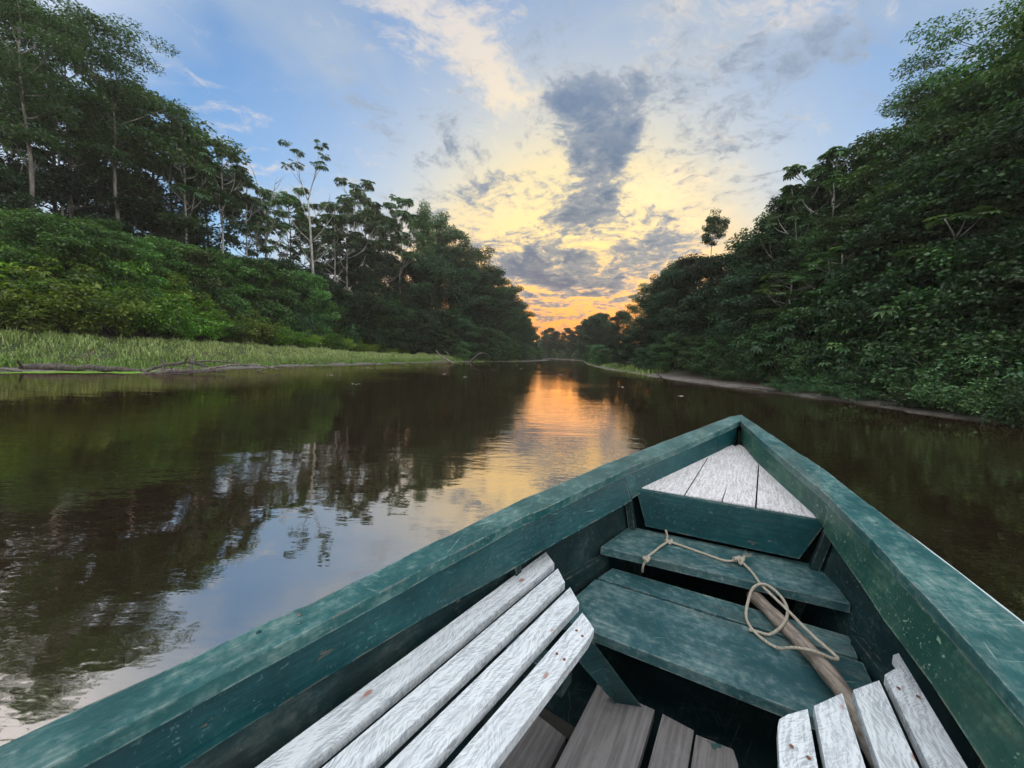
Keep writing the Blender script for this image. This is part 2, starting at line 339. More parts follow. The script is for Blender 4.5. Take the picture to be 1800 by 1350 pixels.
# row, kind, x, y, ground z, height, width factor, turn
PLANTS = [
('skyline_left', 'plume', -31.59, 22.6, 5.16, 16.86, 1.0, 4.65),
('skyline_left', 'cecropia', -32.41, 24.7, 5.0, 12.07, 1.0, 5.92),
('skyline_left', 'plume', -29.0, 22.6, 5.08, 15.08, 1.0, 5.79),
('skyline_left', 'canopy', -35.22, 29.05, 4.32, 17.8, 1.0, 3.91),
('skyline_left', 'cecropia', -30.83, 25.75, 4.81, 12.33, 1.0, 4.99),
('skyline_left', 'plume', -30.71, 26.35, 4.73, 16.92, 1.0, 0.18),
('skyline_left', 'cecropia', -31.09, 28.9, 4.32, 15.06, 1.0, 4.66),
('skyline_left', 'plume', -28.44, 27.4, 4.6, 16.86, 1.0, 2.92),
('skyline_left', 'cecropia', -33.27, 32.2, 3.7, 19.78, 1.0, 4.08),
('skyline_left', 'canopy', -29.55, 31.0, 3.9, 17.14, 1.0, 5.92),
('skyline_left', 'canopy', -31.54, 34.45, 3.19, 17.47, 1.0, 0.71),
('skyline_left', 'cecropia', -27.36, 31.45, 3.86, 16.34, 1.0, 5.66),
('skyline_left', 'canopy', -29.97, 36.25, 2.84, 16.56, 1.0, 1.55),
('skyline_left', 'cecropia', -26.55, 34.15, 3.22, 16.15, 1.0, 2.95),
('skyline_left', 'cecropia', -25.96, 36.25, 2.86, 14.74, 1.0, 3.41),
('skyline_left', 'cecropia', -28.59, 41.95, 1.92, 16.38, 1.0, 1.0),
('skyline_left', 'cecropia', -26.01, 39.7, 2.26, 14.43, 1.0, 3.6),
('skyline_left', 'cecropia', -26.8, 45.25, 1.74, 18.68, 1.0, 0.08),
('skyline_left', 'cecropia', -25.46, 46.15, 1.79, 15.77, 1.0, 5.01),
('skyline_left', 'cecropia', -26.89, 52.45, 1.74, 19.01, 1.0, 0.87),
('skyline_left', 'cecropia', -23.65, 49.6, 1.77, 19.05, 1.0, 1.36),
('skyline_left', 'cecropia', -22.47, 49.9, 1.72, 17.62, 1.0, 3.88),
('skyline_left', 'cecropia', -23.1, 53.8, 1.73, 23.81, 1.0, 1.76),
('skyline_left', 'cecropia', -23.9, 59.8, 1.68, 24.16, 1.0, 0.8),
('skyline_left', 'cecropia', -22.75, 59.8, 1.69, 22.73, 1.0, 5.75),
('skyline_left', 'cecropia', -20.57, 59.95, 1.77, 21.93, 1.0, 0.01),
('skyline_left', 'cecropia', -18.54, 59.65, 1.72, 23.98, 1.0, 4.81),
('skyline_left', 'cecropia', -17.95, 66.1, 1.73, 23.48, 1.0, 5.47),
('skyline_left', 'vinecolumn', -15.31, 62.05, 1.64, 24.11, 1.0, 1.35),
('skyline_left', 'cecropia', -14.34, 68.8, 1.75, 22.29, 1.0, 1.32),
('skyline_left', 'canopy', -15.35, 73.45, 1.77, 26.25, 1.0, 1.82),
('skyline_left', 'canopy', -11.45, 70.0, 1.56, 22.48, 1.0, 6.17),
('skyline_left', 'canopy', -8.35, 73.9, 1.42, 20.58, 1.0, 5.48),
('snag', 'baretwig', -26.05, 39.85, 2.24, 17.62, 1.0, 3.39),
('snag', 'snag', -23.13, 43.0, 1.85, 22.49, 1.0, 6.04),
('mid_left', 'dense', -33.02, 22.0, 5.23, 8.46, 1.0, 0.14),
('mid_left', 'dense', -30.12, 21.4, 5.16, 5.88, 1.0, 4.26),
('mid_left', 'dense', -32.25, 25.0, 4.96, 7.45, 1.0, 1.29),
('mid_left', 'dense', -29.83, 25.45, 4.84, 7.7, 1.0, 5.91),
('mid_left', 'dense', -31.83, 30.4, 4.0, 10.19, 1.0, 4.34),
('mid_left', 'dense', -34.48, 35.2, 3.03, 13.78, 1.0, 5.61),
('mid_left', 'dense', -28.76, 29.8, 4.17, 8.15, 1.0, 6.07),
('mid_left', 'under', -29.67, 33.7, 3.34, 9.06, 1.0, 1.88),
('mid_left', 'under', -30.64, 38.05, 2.5, 8.11, 1.0, 2.27),
('mid_left', 'under', -27.17, 35.05, 3.08, 6.83, 1.0, 6.12),
('mid_left', 'under', -25.99, 35.8, 2.93, 6.71, 1.0, 1.04),
('mid_left', 'under', -24.25, 34.45, 2.88, 5.45, 1.0, 3.02),
('mid_left', 'under', -29.09, 44.2, 1.77, 9.8, 1.0, 0.92),
('mid_left', 'under', -25.92, 40.3, 2.17, 8.33, 1.0, 0.36),
('mid_left', 'under', -24.77, 40.9, 2.12, 8.57, 1.0, 0.41),
('mid_left', 'under', -22.15, 38.95, 1.87, 5.83, 1.0, 1.95),
('mid_left', 'under', -25.42, 46.6, 1.75, 9.46, 1.0, 1.89),
('mid_left', 'under', -21.12, 42.85, 1.5, 7.58, 1.0, 2.12),
('mid_left', 'under', -25.09, 54.25, 1.71, 12.71, 1.0, 3.79),
('mid_left', 'dense', -21.29, 52.9, 1.69, 13.9, 1.0, 0.02),
('mid_left', 'dense', -19.11, 50.35, 1.39, 10.0, 1.0, 5.14),
('mid_left', 'dense', -20.77, 62.05, 1.78, 15.25, 1.0, 4.26),
('mid_left', 'dense', -17.5, 62.05, 1.7, 14.53, 1.0, 3.02),
('mid_left', 'dense', -13.19, 59.35, 1.09, 15.91, 1.0, 1.98),
('mid_left', 'dense', -11.21, 65.95, 1.21, 18.63, 1.0, 4.43),
('far_left', 'dense', -8.49, 64.75, 0.72, 15.07, 1.0, 4.71),
('far_left', 'dense', -6.25, 67.0, 0.69, 15.19, 1.0, 5.31),
('far_left', 'dense', -5.18, 76.15, 1.04, 17.68, 1.0, 0.11),
('far_left', 'dense', -4.09, 71.35, 0.73, 13.01, 1.0, 4.95),
('far_left', 'dense', -2.6, 81.55, 0.9, 15.31, 1.0, 2.3),
('far_left', 'dense', -1.37, 74.95, 0.59, 11.09, 1.0, 3.63),
('far_left', 'dense', -0.02, 90.85, 0.93, 13.29, 1.0, 0.06),
('far_left', 'dense', 0.95, 83.05, 0.63, 10.02, 1.0, 0.29),
('far_left', 'dense', 2.72, 100.45, 0.8, 10.65, 1.0, 1.14),
('far_left', 'dense', 3.32, 89.65, 0.5, 8.01, 1.0, 6.0),
('skirt_left', 'under', -18.94, 45.4, 1.19, 7.13, 1.0, 3.84),
('skirt_left', 'under', -17.53, 49.15, 1.09, 7.18, 1.0, 2.14),
('skirt_left', 'under', -15.98, 51.4, 0.9, 6.62, 1.0, 0.57),
('skirt_left', 'under', -13.85, 53.8, 0.83, 6.27, 1.0, 5.94),
('skirt_left', 'under', -12.15, 55.45, 0.69, 5.41, 1.0, 0.23),
('skirt_left', 'under', -9.85, 56.95, 0.6, 4.43, 1.0, 5.4),
('skirt_left', 'under', -7.27, 54.25, 0.08, 2.8, 1.0, 5.77),
('skirt_left', 'under', -7.26, 56.8, 0.15, 6.25, 1.0, 1.23),
('skirt_left', 'under', -5.91, 59.05, 0.13, 5.64, 1.0, 4.75),
('skirt_left', 'under', -5.04, 58.45, 0.04, 2.52, 1.0, 2.13),
('skirt_left', 'under', -4.29, 61.9, 0.08, 5.49, 1.0, 5.84),
('skirt_left', 'under', -3.25, 61.9, 0.03, 2.3, 1.0, 5.8),
('skirt_left', 'under', -2.72, 65.2, 0.11, 5.27, 1.0, 5.92),
('skirt_left', 'under', -1.8, 64.75, 0.03, 2.0, 1.0, 3.42),
('skirt_left', 'under', -1.34, 67.45, 0.07, 4.48, 1.0, 2.16),
('skirt_left', 'under', 0.03, 69.7, 0.08, 3.99, 1.0, 2.23),
('skirt_left', 'under', 1.25, 71.95, 0.07, 3.69, 1.0, 3.3),
('skirt_left', 'under', 2.62, 76.15, 0.06, 3.43, 1.0, 4.87),
('skirt_left', 'under', 4.05, 81.1, 0.05, 3.13, 1.0, 0.68),
('skirt_left', 'under', 5.43, 84.85, 0.02, 2.77, 1.0, 4.7),
('skirt_left', 'under', 6.97, 91.3, 0.04, 2.48, 1.0, 5.01),
('thicket_back', 'shrubB', -28.25, 18.85, 3.53, 2.64, 1.0, 5.02),
('thicket_back', 'shrubC', -28.96, 19.75, 4.27, 2.33, 1.0, 6.26),
('thicket_back', 'shrubA', -27.5, 19.15, 3.18, 3.01, 1.0, 3.77),
('thicket_back', 'shrubB', -28.57, 20.35, 4.27, 2.48, 1.0, 2.16),
('thicket_back', 'shrubB', -27.74, 20.2, 3.74, 2.77, 1.0, 0.35),
('thicket_back', 'shrubC', -27.69, 20.65, 3.94, 2.85, 1.0, 5.27),
('thicket_back', 'shrubA', -27.66, 21.1, 4.14, 2.35, 1.0, 0.83),
('thicket_back', 'shrubB', -27.17, 21.25, 3.9, 3.0, 1.0, 0.94),
('thicket_back', 'shrubB', -26.88, 21.55, 3.84, 3.05, 1.0, 6.28),
('thicket_back', 'shrubA', -26.59, 21.85, 3.83, 2.83, 1.0, 3.07),
('thicket_back', 'shrubC', -25.88, 21.85, 3.43, 3.51, 1.0, 2.95),
('thicket_back', 'shrubA', -26.74, 23.2, 4.37, 3.01, 1.0, 3.34),
('thicket_back', 'shrubA', -25.87, 23.05, 3.85, 3.12, 1.0, 2.13),
('thicket_back', 'shrubA', -25.81, 23.65, 3.81, 3.13, 1.0, 3.44),
('thicket_back', 'shrubC', -26.34, 24.85, 4.19, 2.85, 1.0, 4.87),
('thicket_back', 'shrubC', -24.5, 23.8, 2.96, 3.48, 1.0, 1.92),
('thicket_back', 'shrubC', -24.96, 25.0, 3.24, 3.13, 1.0, 3.05),
('thicket_back', 'shrubC', -26.36, 27.25, 4.1, 2.45, 1.0, 2.14),
('thicket_back', 'shrubA', -24.24, 25.9, 2.76, 3.35, 1.0, 3.44),
('thicket_back', 'shrubB', -24.51, 27.1, 3.07, 3.14, 1.0, 1.81),
('thicket_back', 'shrubC', -25.38, 29.05, 3.56, 2.52, 1.0, 2.18),
('thicket_back', 'shrubC', -25.47, 30.25, 3.6, 2.56, 1.0, 2.57),
('thicket_back', 'shrubA', -24.65, 30.4, 3.24, 2.31, 1.0, 6.13),
('thicket_back', 'shrubB', -24.16, 31.0, 3.01, 2.55, 1.0, 1.04),
('thicket_back', 'shrubB', -23.75, 31.75, 2.8, 2.28, 1.0, 4.34),
('thicket_back', 'shrubC', -23.28, 32.5, 2.54, 2.51, 1.0, 3.87),
('thicket_back', 'shrubC', -23.99, 35.05, 2.77, 2.37, 1.0, 1.9),
('thicket_back', 'shrubC', -23.08, 35.35, 2.41, 2.24, 1.0, 4.52),
('thicket_back', 'shrubA', -22.7, 36.55, 2.26, 2.6, 1.0, 3.92),
('thicket_back', 'shrubA', -22.51, 38.2, 2.06, 2.63, 1.0, 3.96),
('thicket_back', 'shrubA', -22.64, 40.6, 1.89, 2.03, 1.0, 1.04),
('thicket_back', 'shrubA', -22.21, 42.25, 1.76, 2.7, 1.0, 3.03),
('thicket_back', 'shrubC', -20.94, 42.4, 1.45, 2.75, 1.0, 2.39),
('thicket_back', 'shrubC', -20.0, 43.3, 1.26, 2.61, 1.0, 4.51),
('thicket_back', 'shrubB', -19.84, 46.15, 1.33, 2.4, 1.0, 1.75),
('thicket_back', 'shrubB', -19.74, 49.6, 1.46, 1.13, 1.0, 3.44),
('thicket_back', 'shrubA', -18.37, 50.2, 1.3, 1.33, 1.0, 1.85),
('thicket_back', 'shrubC', -17.81, 53.35, 1.38, 1.29, 1.0, 6.02),
('thicket_back', 'shrubA', -17.09, 56.65, 1.52, 0.84, 1.0, 4.03),
('thicket_back', 'shrubB', -15.27, 56.65, 1.2, 0.8, 1.0, 2.4),
('thicket_front', 'shrubB', -26.72, 18.1, 2.4, 1.97, 1.0, 2.36),
('thicket_front', 'shrubB', -25.96, 17.95, 1.95, 2.2, 1.0, 3.01),
('thicket_front', 'shrubC', -26.65, 18.85, 2.6, 1.96, 1.0, 5.74),
('thicket_front', 'shrubC', -26.07, 18.85, 2.31, 2.12, 1.0, 1.89),
('thicket_front', 'shrubB', -25.28, 18.7, 1.89, 2.6, 1.0, 6.18),
('thicket_front', 'shrubB', -24.72, 18.7, 1.67, 2.58, 1.0, 0.15),
('thicket_front', 'shrubC', -24.9, 19.3, 1.96, 2.55, 1.0, 1.84),
('thicket_front', 'shrubA', -24.12, 19.15, 1.61, 2.78, 1.0, 3.34),
('thicket_front', 'shrubB', -24.42, 19.9, 1.98, 2.86, 1.0, 0.23),
('thicket_front', 'shrubB', -23.81, 19.9, 1.77, 3.07, 1.0, 6.21),
('thicket_front', 'shrubB', -24.6, 21.1, 2.54, 2.4, 1.0, 3.25),
('thicket_front', 'shrubC', -24.13, 21.25, 2.4, 2.32, 1.0, 0.1),
('thicket_front', 'shrubA', -23.29, 21.1, 1.94, 2.94, 1.0, 2.11),
('thicket_front', 'shrubB', -22.5, 20.95, 1.6, 2.88, 1.0, 2.2),
('thicket_front', 'shrubC', -23.26, 22.3, 2.04, 2.49, 1.0, 0.23),
('thicket_front', 'shrubB', -23.33, 23.05, 2.17, 2.43, 1.0, 0.68),
('thicket_front', 'shrubC', -22.18, 22.6, 1.59, 2.8, 1.0, 4.89),
('thicket_front', 'shrubB', -23.19, 24.4, 2.13, 2.3, 1.0, 5.99),
('thicket_front', 'shrubC', -23.4, 25.45, 2.23, 2.23, 1.0, 2.42),
('thicket_front', 'shrubB', -23.02, 25.9, 2.06, 2.13, 1.0, 5.65),
('thicket_front', 'shrubB', -21.84, 25.45, 1.49, 2.37, 1.0, 5.25),
('thicket_front', 'shrubC', -22.41, 27.1, 1.8, 2.07, 1.0, 4.07),
('thicket_front', 'shrubB', -21.58, 27.1, 1.48, 2.1, 1.0, 3.0),
('thicket_front', 'shrubC', -22.46, 29.35, 2.1, 1.48, 1.0, 3.38),
('thicket_front', 'shrubB', -21.98, 29.95, 1.94, 1.74, 1.0, 0.43),
('thicket_front', 'shrubA', -20.73, 29.5, 1.4, 2.3, 1.0, 0.4),
('thicket_front', 'shrubA', -20.92, 31.15, 1.49, 2.08, 1.0, 0.43),
('thicket_front', 'shrubB', -20.05, 31.3, 1.29, 1.77, 1.0, 5.29),
('thicket_front', 'shrubA', -20.72, 34.0, 1.57, 1.49, 1.0, 0.7),
('thicket_front', 'shrubA', -20.26, 35.05, 1.36, 1.19, 1.0, 2.75),
('thicket_front', 'shrubA', -19.57, 35.8, 1.19, 1.56, 1.0, 1.01),
('thicket_front', 'shrubC', -19.38, 37.6, 1.15, 1.87, 1.0, 4.15),
('thicket_front', 'shrubC', -18.34, 37.9, 1.02, 1.94, 1.0, 3.61),
('thicket_front', 'shrubC', -18.65, 41.2, 1.01, 1.49, 1.0, 0.06),
('thicket_front', 'shrubA', -18.12, 43.0, 0.95, 1.46, 1.0, 3.07),
('thicket_front', 'shrubC', -16.94, 43.45, 0.82, 1.27, 1.0, 4.38),
('thicket_front', 'shrubA', -17.08, 47.65, 0.91, 0.83, 1.0, 1.82),
('thicket_front', 'shrubC', -15.93, 48.7, 0.85, 0.77, 1.0, 0.4),
('thicket_front', 'shrubA', -15.46, 52.3, 0.91, 0.99, 1.0, 3.25),
('thicket_front', 'shrubC', -11.86, 58.9, 0.85, 0.92, 1.0, 3.6),
('thicket_front', 'shrubA', -10.41, 61.3, 0.75, 0.72, 1.0, 3.73),
('bigleaf_left', 'bigleaf', -27.52, 20.5, 3.76, 2.48, 1.0, 5.93),
('bigleaf_left', 'bigleaf', -25.07, 19.15, 1.97, 2.85, 1.0, 6.05),
('bigleaf_left', 'bigleaf', -25.43, 20.8, 2.76, 3.33, 1.0, 3.33),
('bigleaf_left', 'bigleaf', -25.65, 22.9, 3.69, 4.81, 1.0, 0.68),
('bigleaf_left', 'bigleaf', -25.79, 25.15, 3.81, 4.19, 1.0, 3.4),
('bigleaf_left', 'bigleaf', -25.3, 25.75, 3.49, 3.39, 1.0, 2.42),
('bigleaf_left', 'bigleaf', -23.21, 25.3, 2.12, 3.04, 1.0, 5.33),
('cane_left', 'cane', -24.49, 28.6, 3.08, 2.85, 1.0, 4.41),
('cane_left', 'cane', -23.13, 31.3, 2.54, 2.79, 1.0, 2.7),
('cane_left', 'cane', -22.61, 33.1, 2.29, 2.83, 1.0, 4.99),
('cane_left', 'cane', -21.7, 34.6, 1.92, 2.92, 1.0, 4.71),
('cane_left', 'cane', -21.07, 37.0, 1.74, 3.15, 1.0, 0.53),
('cane_left', 'cane', -20.05, 38.95, 1.38, 3.48, 1.0, 5.72),
('cane_left', 'cane', -19.12, 42.7, 1.12, 3.22, 1.0, 3.09),
('cane_left', 'cane', -17.66, 46.6, 0.96, 3.06, 1.0, 1.33),
('thicket_upper', 'under', -27.46, 20.35, 3.65, 3.31, 1.0, 5.84),
('thicket_upper', 'under', -27.49, 20.95, 3.98, 3.25, 1.0, 4.54),
('thicket_upper', 'under', -27.71, 21.55, 4.32, 3.62, 1.0, 6.04),
('thicket_upper', 'under', -28.35, 22.6, 4.86, 3.72, 1.0, 1.35),
('thicket_upper', 'under', -25.89, 21.1, 3.11, 5.0, 1.0, 1.17),
('thicket_upper', 'under', -27.6, 23.05, 4.7, 3.58, 1.0, 4.15),
('thicket_upper', 'under', -25.78, 22.15, 3.53, 4.47, 1.0, 5.87),
('thicket_upper', 'under', -26.05, 23.2, 3.96, 4.37, 1.0, 1.2),
('thicket_upper', 'under', -27.08, 24.7, 4.58, 4.43, 1.0, 5.46),
('thicket_upper', 'under', -24.84, 23.2, 3.14, 4.82, 1.0, 5.14),
('thicket_upper', 'under', -24.64, 23.8, 3.05, 4.74, 1.0, 5.63),
('thicket_upper', 'under', -25.31, 25.0, 3.48, 4.36, 1.0, 0.37),
('thicket_upper', 'under', -26.61, 26.95, 4.21, 4.32, 1.0, 0.98),
('thicket_upper', 'under', -25.42, 26.95, 3.58, 4.76, 1.0, 1.51),
('thicket_upper', 'under', -25.71, 28.3, 3.77, 5.03, 1.0, 3.61),
('thicket_upper', 'under', -26.1, 29.5, 3.85, 4.32, 1.0, 4.44),
('thicket_upper', 'under', -24.53, 28.75, 3.11, 5.31, 1.0, 0.42),
('thicket_upper', 'under', -25.21, 30.85, 3.51, 4.81, 1.0, 1.1),
('thicket_upper', 'under', -24.68, 30.85, 3.28, 5.55, 1.0, 4.56),
('thicket_upper', 'under', -24.06, 31.3, 2.94, 5.2, 1.0, 4.28),
('thicket_upper', 'under', -24.58, 33.25, 3.04, 6.02, 1.0, 5.26),
('thicket_upper', 'under', -23.99, 34.15, 2.79, 4.78, 1.0, 1.49),
('thicket_upper', 'under', -23.06, 34.6, 2.44, 6.38, 1.0, 4.29),
('thicket_upper', 'under', -23.54, 36.85, 2.39, 6.05, 1.0, 0.3),
('thicket_upper', 'under', -22.82, 37.75, 2.16, 6.33, 1.0, 5.5),
('thicket_upper', 'under', -22.6, 39.55, 1.93, 7.17, 1.0, 4.02),
('thicket_upper', 'under', -22.84, 41.2, 1.91, 7.33, 1.0, 4.97),
('thicket_upper', 'under', -20.86, 39.7, 1.58, 5.76, 1.0, 0.47),
('thicket_upper', 'under', -20.9, 43.3, 1.45, 6.88, 1.0, 2.25),
('thicket_upper', 'under', -20.62, 45.1, 1.39, 6.71, 1.0, 0.83),
('thicket_upper', 'under', -20.6, 47.5, 1.54, 6.66, 1.0, 5.6),
('thicket_upper', 'under', -18.67, 48.55, 1.21, 6.99, 1.0, 3.03),
('thicket_upper', 'under', -18.38, 51.4, 1.37, 7.59, 1.0, 0.83),
('thicket_upper', 'under', -18.05, 54.55, 1.47, 7.03, 1.0, 5.02),
('thicket_upper', 'under', -16.21, 55.6, 1.35, 6.05, 1.0, 3.09),
('thicket_upper', 'under', -16.27, 59.5, 1.54, 5.73, 1.0, 5.54),
('thicket_upper', 'under', -14.6, 63.25, 1.57, 6.89, 1.0, 2.39),
('thicket_upper', 'under', -12.81, 63.55, 1.29, 6.67, 1.0, 5.91),
('thicket_upper', 'under', -11.78, 64.75, 1.26, 6.22, 1.0, 4.32),
('thicket_upper', 'under', -9.51, 68.65, 1.23, 6.04, 1.0, 2.69),
('bend', 'dense', -4, 162, 1.26, 10, 1.0, 0.76),
('bend', 'dense', 2, 156, 1.31, 9.5, 1.0, 4.64),
('bend', 'dense', 8, 151, 1.62, 9, 1.0, 3.41),
('bend', 'dense', 12.5, 143, 0.35, 9, 1.0, 0.67),
('bend', 'dense', 14, 147, 1.9, 10.5, 1.0, 6.09),
('bend', 'dense', 16, 141, 1.14, 9.5, 1.0, 5.06),
('bend', 'dense', 20, 137, 1.81, 10, 1.0, 3.53),
('bend', 'dense', 23, 130, 1.89, 10.5, 1.0, 2.02),
('bend', 'dense', 24.5, 122, 1.68, 11.5, 1.0, 1.92),
('bend', 'dense', 18, 86, 0.1, 10.5, 1.0, 0.18),
('bend', 'dense', 22, 97, 0.6, 11.5, 1.0, 2.03),
('bend', 'dense', 25.5, 112, 1.74, 13, 1.0, 0.86),
('bend', 'dense', 20.5, 90, 0.54, 11.5, 1.0, 0.21),
('bend', 'dense', 24, 104, 1.31, 12, 1.0, 3.13),
('bend', 'dense', 28, 118, 1.92, 12, 1.0, 5.19),
('bend_skirt', 'under', 12.85, 52.0, 0.02, 2.57, 1.0, 5.98),
('bend_skirt', 'under', 13.05, 57.2, 0.02, 3.16, 1.0, 0.79),
('bend_skirt', 'under', 13.81, 62.4, 0.06, 2.79, 1.0, 1.03),
('bend_skirt', 'under', 14.91, 67.6, 0.04, 2.36, 1.0, 6.17),
('bend_skirt', 'under', 15.47, 72.8, 0.04, 3.33, 1.0, 3.96),
('bend_skirt', 'under', 16.19, 78.0, 0.02, 3.68, 1.0, 2.73),
('bend_skirt', 'under', 17.34, 83.2, 0.05, 2.73, 1.0, 2.8),
('bend_skirt', 'under', 18.24, 88.4, 0.0, 3.31, 1.0, 1.08),
('bend_skirt', 'under', 19.15, 93.6, 0.01, 3.47, 1.0, 1.01),
('bend_skirt', 'under', 20.49, 98.8, 0.04, 3.08, 1.0, 0.01),
('bend_skirt', 'under', 20.71, 104.0, 0.0, 3.87, 1.0, 4.3),
('bend_skirt', 'under', 21.06, 109.2, 0.03, 2.0, 1.0, 5.71),
('bend_skirt', 'under', 21.37, 114.4, 0.03, 3.55, 1.0, 2.22),
('bend_skirt', 'under', 20.88, 120.8, 0.08, 3.02, 1.0, 1.26),
('bend_skirt', 'under', 18.87, 126.0, 0.07, 3.81, 1.0, 1.9),
('bend_skirt', 'under', 16.86, 131.2, 0.08, 3.13, 1.0, 4.8),
('bend_skirt', 'under', 14.85, 136.4, 0.06, 3.73, 1.0, 2.3),
('bend_skirt', 'under', 12.6, 141.6, 0.05, 3.78, 1.0, 5.11),
('bend_skirt', 'under', 7.4, 146.8, 0.09, 3.46, 1.0, 5.7),
('bend_skirt', 'under', 2.2, 152.0, 0.06, 2.14, 1.0, 3.1),
('bend_skirt', 'under', -3.0, 157.2, 0.08, 2.77, 1.0, 0.9),
('pale_right', 'cecropia', 14.94, 20.2, 0.9, 5.52, 1.0, 2.49),
('pale_right', 'cecropia', 15.42, 17.5, 0.95, 6.15, 1.0, 1.5),
('pale_right', 'cecropia', 15.9, 15.1, 1.07, 7.06, 1.0, 2.4),
('pale_right', 'cecropia', 16.01, 13.45, 1.1, 6.54, 1.0, 0.59),
('skyline_right', 'dense', 20.52, 131.95, 1.64, 7.21, 1.0, 4.73),
('skyline_right', 'dense', 25.06, 125.8, 1.85, 11.78, 1.0, 1.77),
('skyline_right', 'dense', 24.64, 102.1, 1.62, 7.83, 1.0, 5.78),
('skyline_right', 'dense', 24.15, 87.55, 1.82, 7.24, 1.0, 5.0),
('skyline_right', 'dense', 24.06, 82.0, 1.91, 9.79, 1.0, 4.74),
('skyline_right', 'canopy', 19.47, 59.8, 1.83, 8.28, 1.0, 3.0),
('skyline_right', 'canopy', 18.76, 52.75, 1.84, 9.8, 1.0, 2.95),
('skyline_right', 'dense', 15.75, 40.45, 1.63, 8.25, 1.0, 3.35),
('skyline_right', 'dense', 17.98, 44.2, 1.85, 10.15, 1.0, 0.57),
('skyline_right', 'dense', 16.73, 38.2, 1.81, 9.79, 1.0, 1.25),
('skyline_right', 'dense', 17.73, 37.0, 1.84, 9.81, 1.0, 4.32),
('skyline_right', 'emergent', 20.8, 40.45, 2.08, 15.61, 1.0, 0.65),
('skyline_right', 'dense', 16.55, 30.7, 1.82, 8.13, 1.0, 3.8),
('skyline_right', 'dense', 17.51, 29.5, 1.81, 8.11, 1.0, 3.9),
('skyline_right', 'dense', 16.84, 25.9, 1.83, 8.04, 1.0, 5.11),
('skyline_right', 'canopy', 20.54, 30.4, 2.09, 11.18, 1.0, 0.14),
('skyline_right', 'dense', 18.79, 26.05, 1.86, 10.93, 1.0, 4.26),
('skyline_right', 'cecropia', 17.47, 23.65, 1.88, 11.04, 1.0, 3.15),
('skyline_right', 'dense', 19.84, 25.75, 1.99, 10.27, 1.0, 3.43),
('skyline_right', 'cecropia', 17.17, 22.45, 1.84, 11.55, 1.0, 3.83),
('skyline_right', 'cecropia', 17.67, 21.7, 1.85, 11.78, 1.0, 3.23),
('skyline_right', 'dense', 19.16, 22.6, 1.98, 10.66, 1.0, 4.34),
('skyline_right', 'canopy', 20.26, 22.0, 2.01, 11.86, 1.0, 2.82),
('skyline_right', 'canopy', 19.51, 19.9, 1.92, 11.82, 1.0, 4.95),
('skyline_right', 'plume', 19.6, 18.7, 1.86, 11.81, 1.0, 3.64),
('skyline_right', 'canopy', 20.65, 18.55, 1.97, 12.65, 1.0, 5.87),
('skyline_right', 'plume', 21.72, 18.7, 2.11, 13.92, 1.0, 3.5),
('skyline_right', 'canopy', 19.15, 15.7, 1.86, 12.46, 1.0, 0.38),
('skyline_right', 'plume', 20.03, 15.55, 1.91, 13.36, 1.0, 0.92),
('skyline_right', 'canopy', 19.32, 14.05, 1.84, 13.23, 1.0, 2.62),
('skyline_right', 'canopy', 19.37, 13.0, 1.82, 13.1, 1.0, 6.02),
('mid_right', 'dense', 17.07, 75.7, 0.28, 3.58, 1.0, 0.13),
('mid_right', 'dense', 14.28, 54.25, 0.33, 3.29, 1.0, 4.84),
('mid_right', 'dense', 13.37, 44.5, 0.28, 3.66, 1.0, 1.3),
('mid_right', 'dense', 13.81, 41.8, 0.57, 3.57, 1.0, 1.8),
('mid_right', 'dense', 14.22, 38.05, 0.85, 4.53, 1.0, 0.17),
('mid_right', 'dense', 14.25, 33.55, 0.93, 5.02, 1.0, 4.86),
('mid_right', 'dense', 14.57, 31.15, 1.13, 5.47, 1.0, 3.84),
('mid_right', 'dense', 14.61, 28.15, 1.15, 5.62, 1.0, 5.42),
('mid_right', 'dense', 15.11, 23.8, 1.21, 6.03, 1.0, 5.91),
('mid_right', 'dense', 15.6, 22.3, 1.38, 6.2, 1.0, 2.59),
('mid_right', 'dense', 16.3, 19.6, 1.62, 7.13, 1.0, 6.08),
('mid_right', 'dense', 16.69, 18.55, 1.66, 7.67, 1.0, 0.09),
('mid_right', 'dense', 16.98, 16.15, 1.68, 8.06, 1.0, 5.84),
('mid_right', 'dense', 17.19, 14.35, 1.68, 8.69, 1.0, 1.47),
('mid_right', 'dense', 18.59, 15.55, 1.85, 10.34, 1.0, 2.21),
('mid_right', 'dense', 16.99, 13.3, 1.56, 8.82, 1.0, 0.24),
('mid_right', 'dense', 18.73, 14.05, 1.82, 10.63, 1.0, 5.03),
('mid_right', 'dense', 17.4, 12.7, 1.71, 8.99, 1.0, 0.55),
('mid_right', 'dense', 16.97, 11.5, 1.46, 9.01, 1.0, 6.04),
('mid_right', 'dense', 17.54, 10.9, 1.65, 8.97, 1.0, 1.89),
('under_right', 'under', 12.46, 35.8, 0.21, 2.19, 1.0, 2.04),
('under_right', 'under', 12.49, 31.75, 0.16, 2.4, 1.0, 5.29),
('under_right', 'under', 13.15, 30.1, 0.42, 3.04, 1.0, 5.85),
('under_right', 'under', 13.3, 27.1, 0.39, 2.7, 1.0, 3.8),
('under_right', 'under', 13.43, 24.55, 0.41, 2.56, 1.0, 3.53),
('under_right', 'under', 13.81, 22.9, 0.47, 2.95, 1.0, 3.03),
('under_right', 'under', 14.26, 21.55, 0.64, 3.18, 1.0, 0.58),
('under_right', 'under', 14.47, 19.9, 0.62, 3.65, 1.0, 0.76),
('under_right', 'under', 14.76, 19.0, 0.74, 4.0, 1.0, 2.15),
('under_right', 'under', 14.98, 17.8, 0.75, 4.33, 1.0, 4.93),
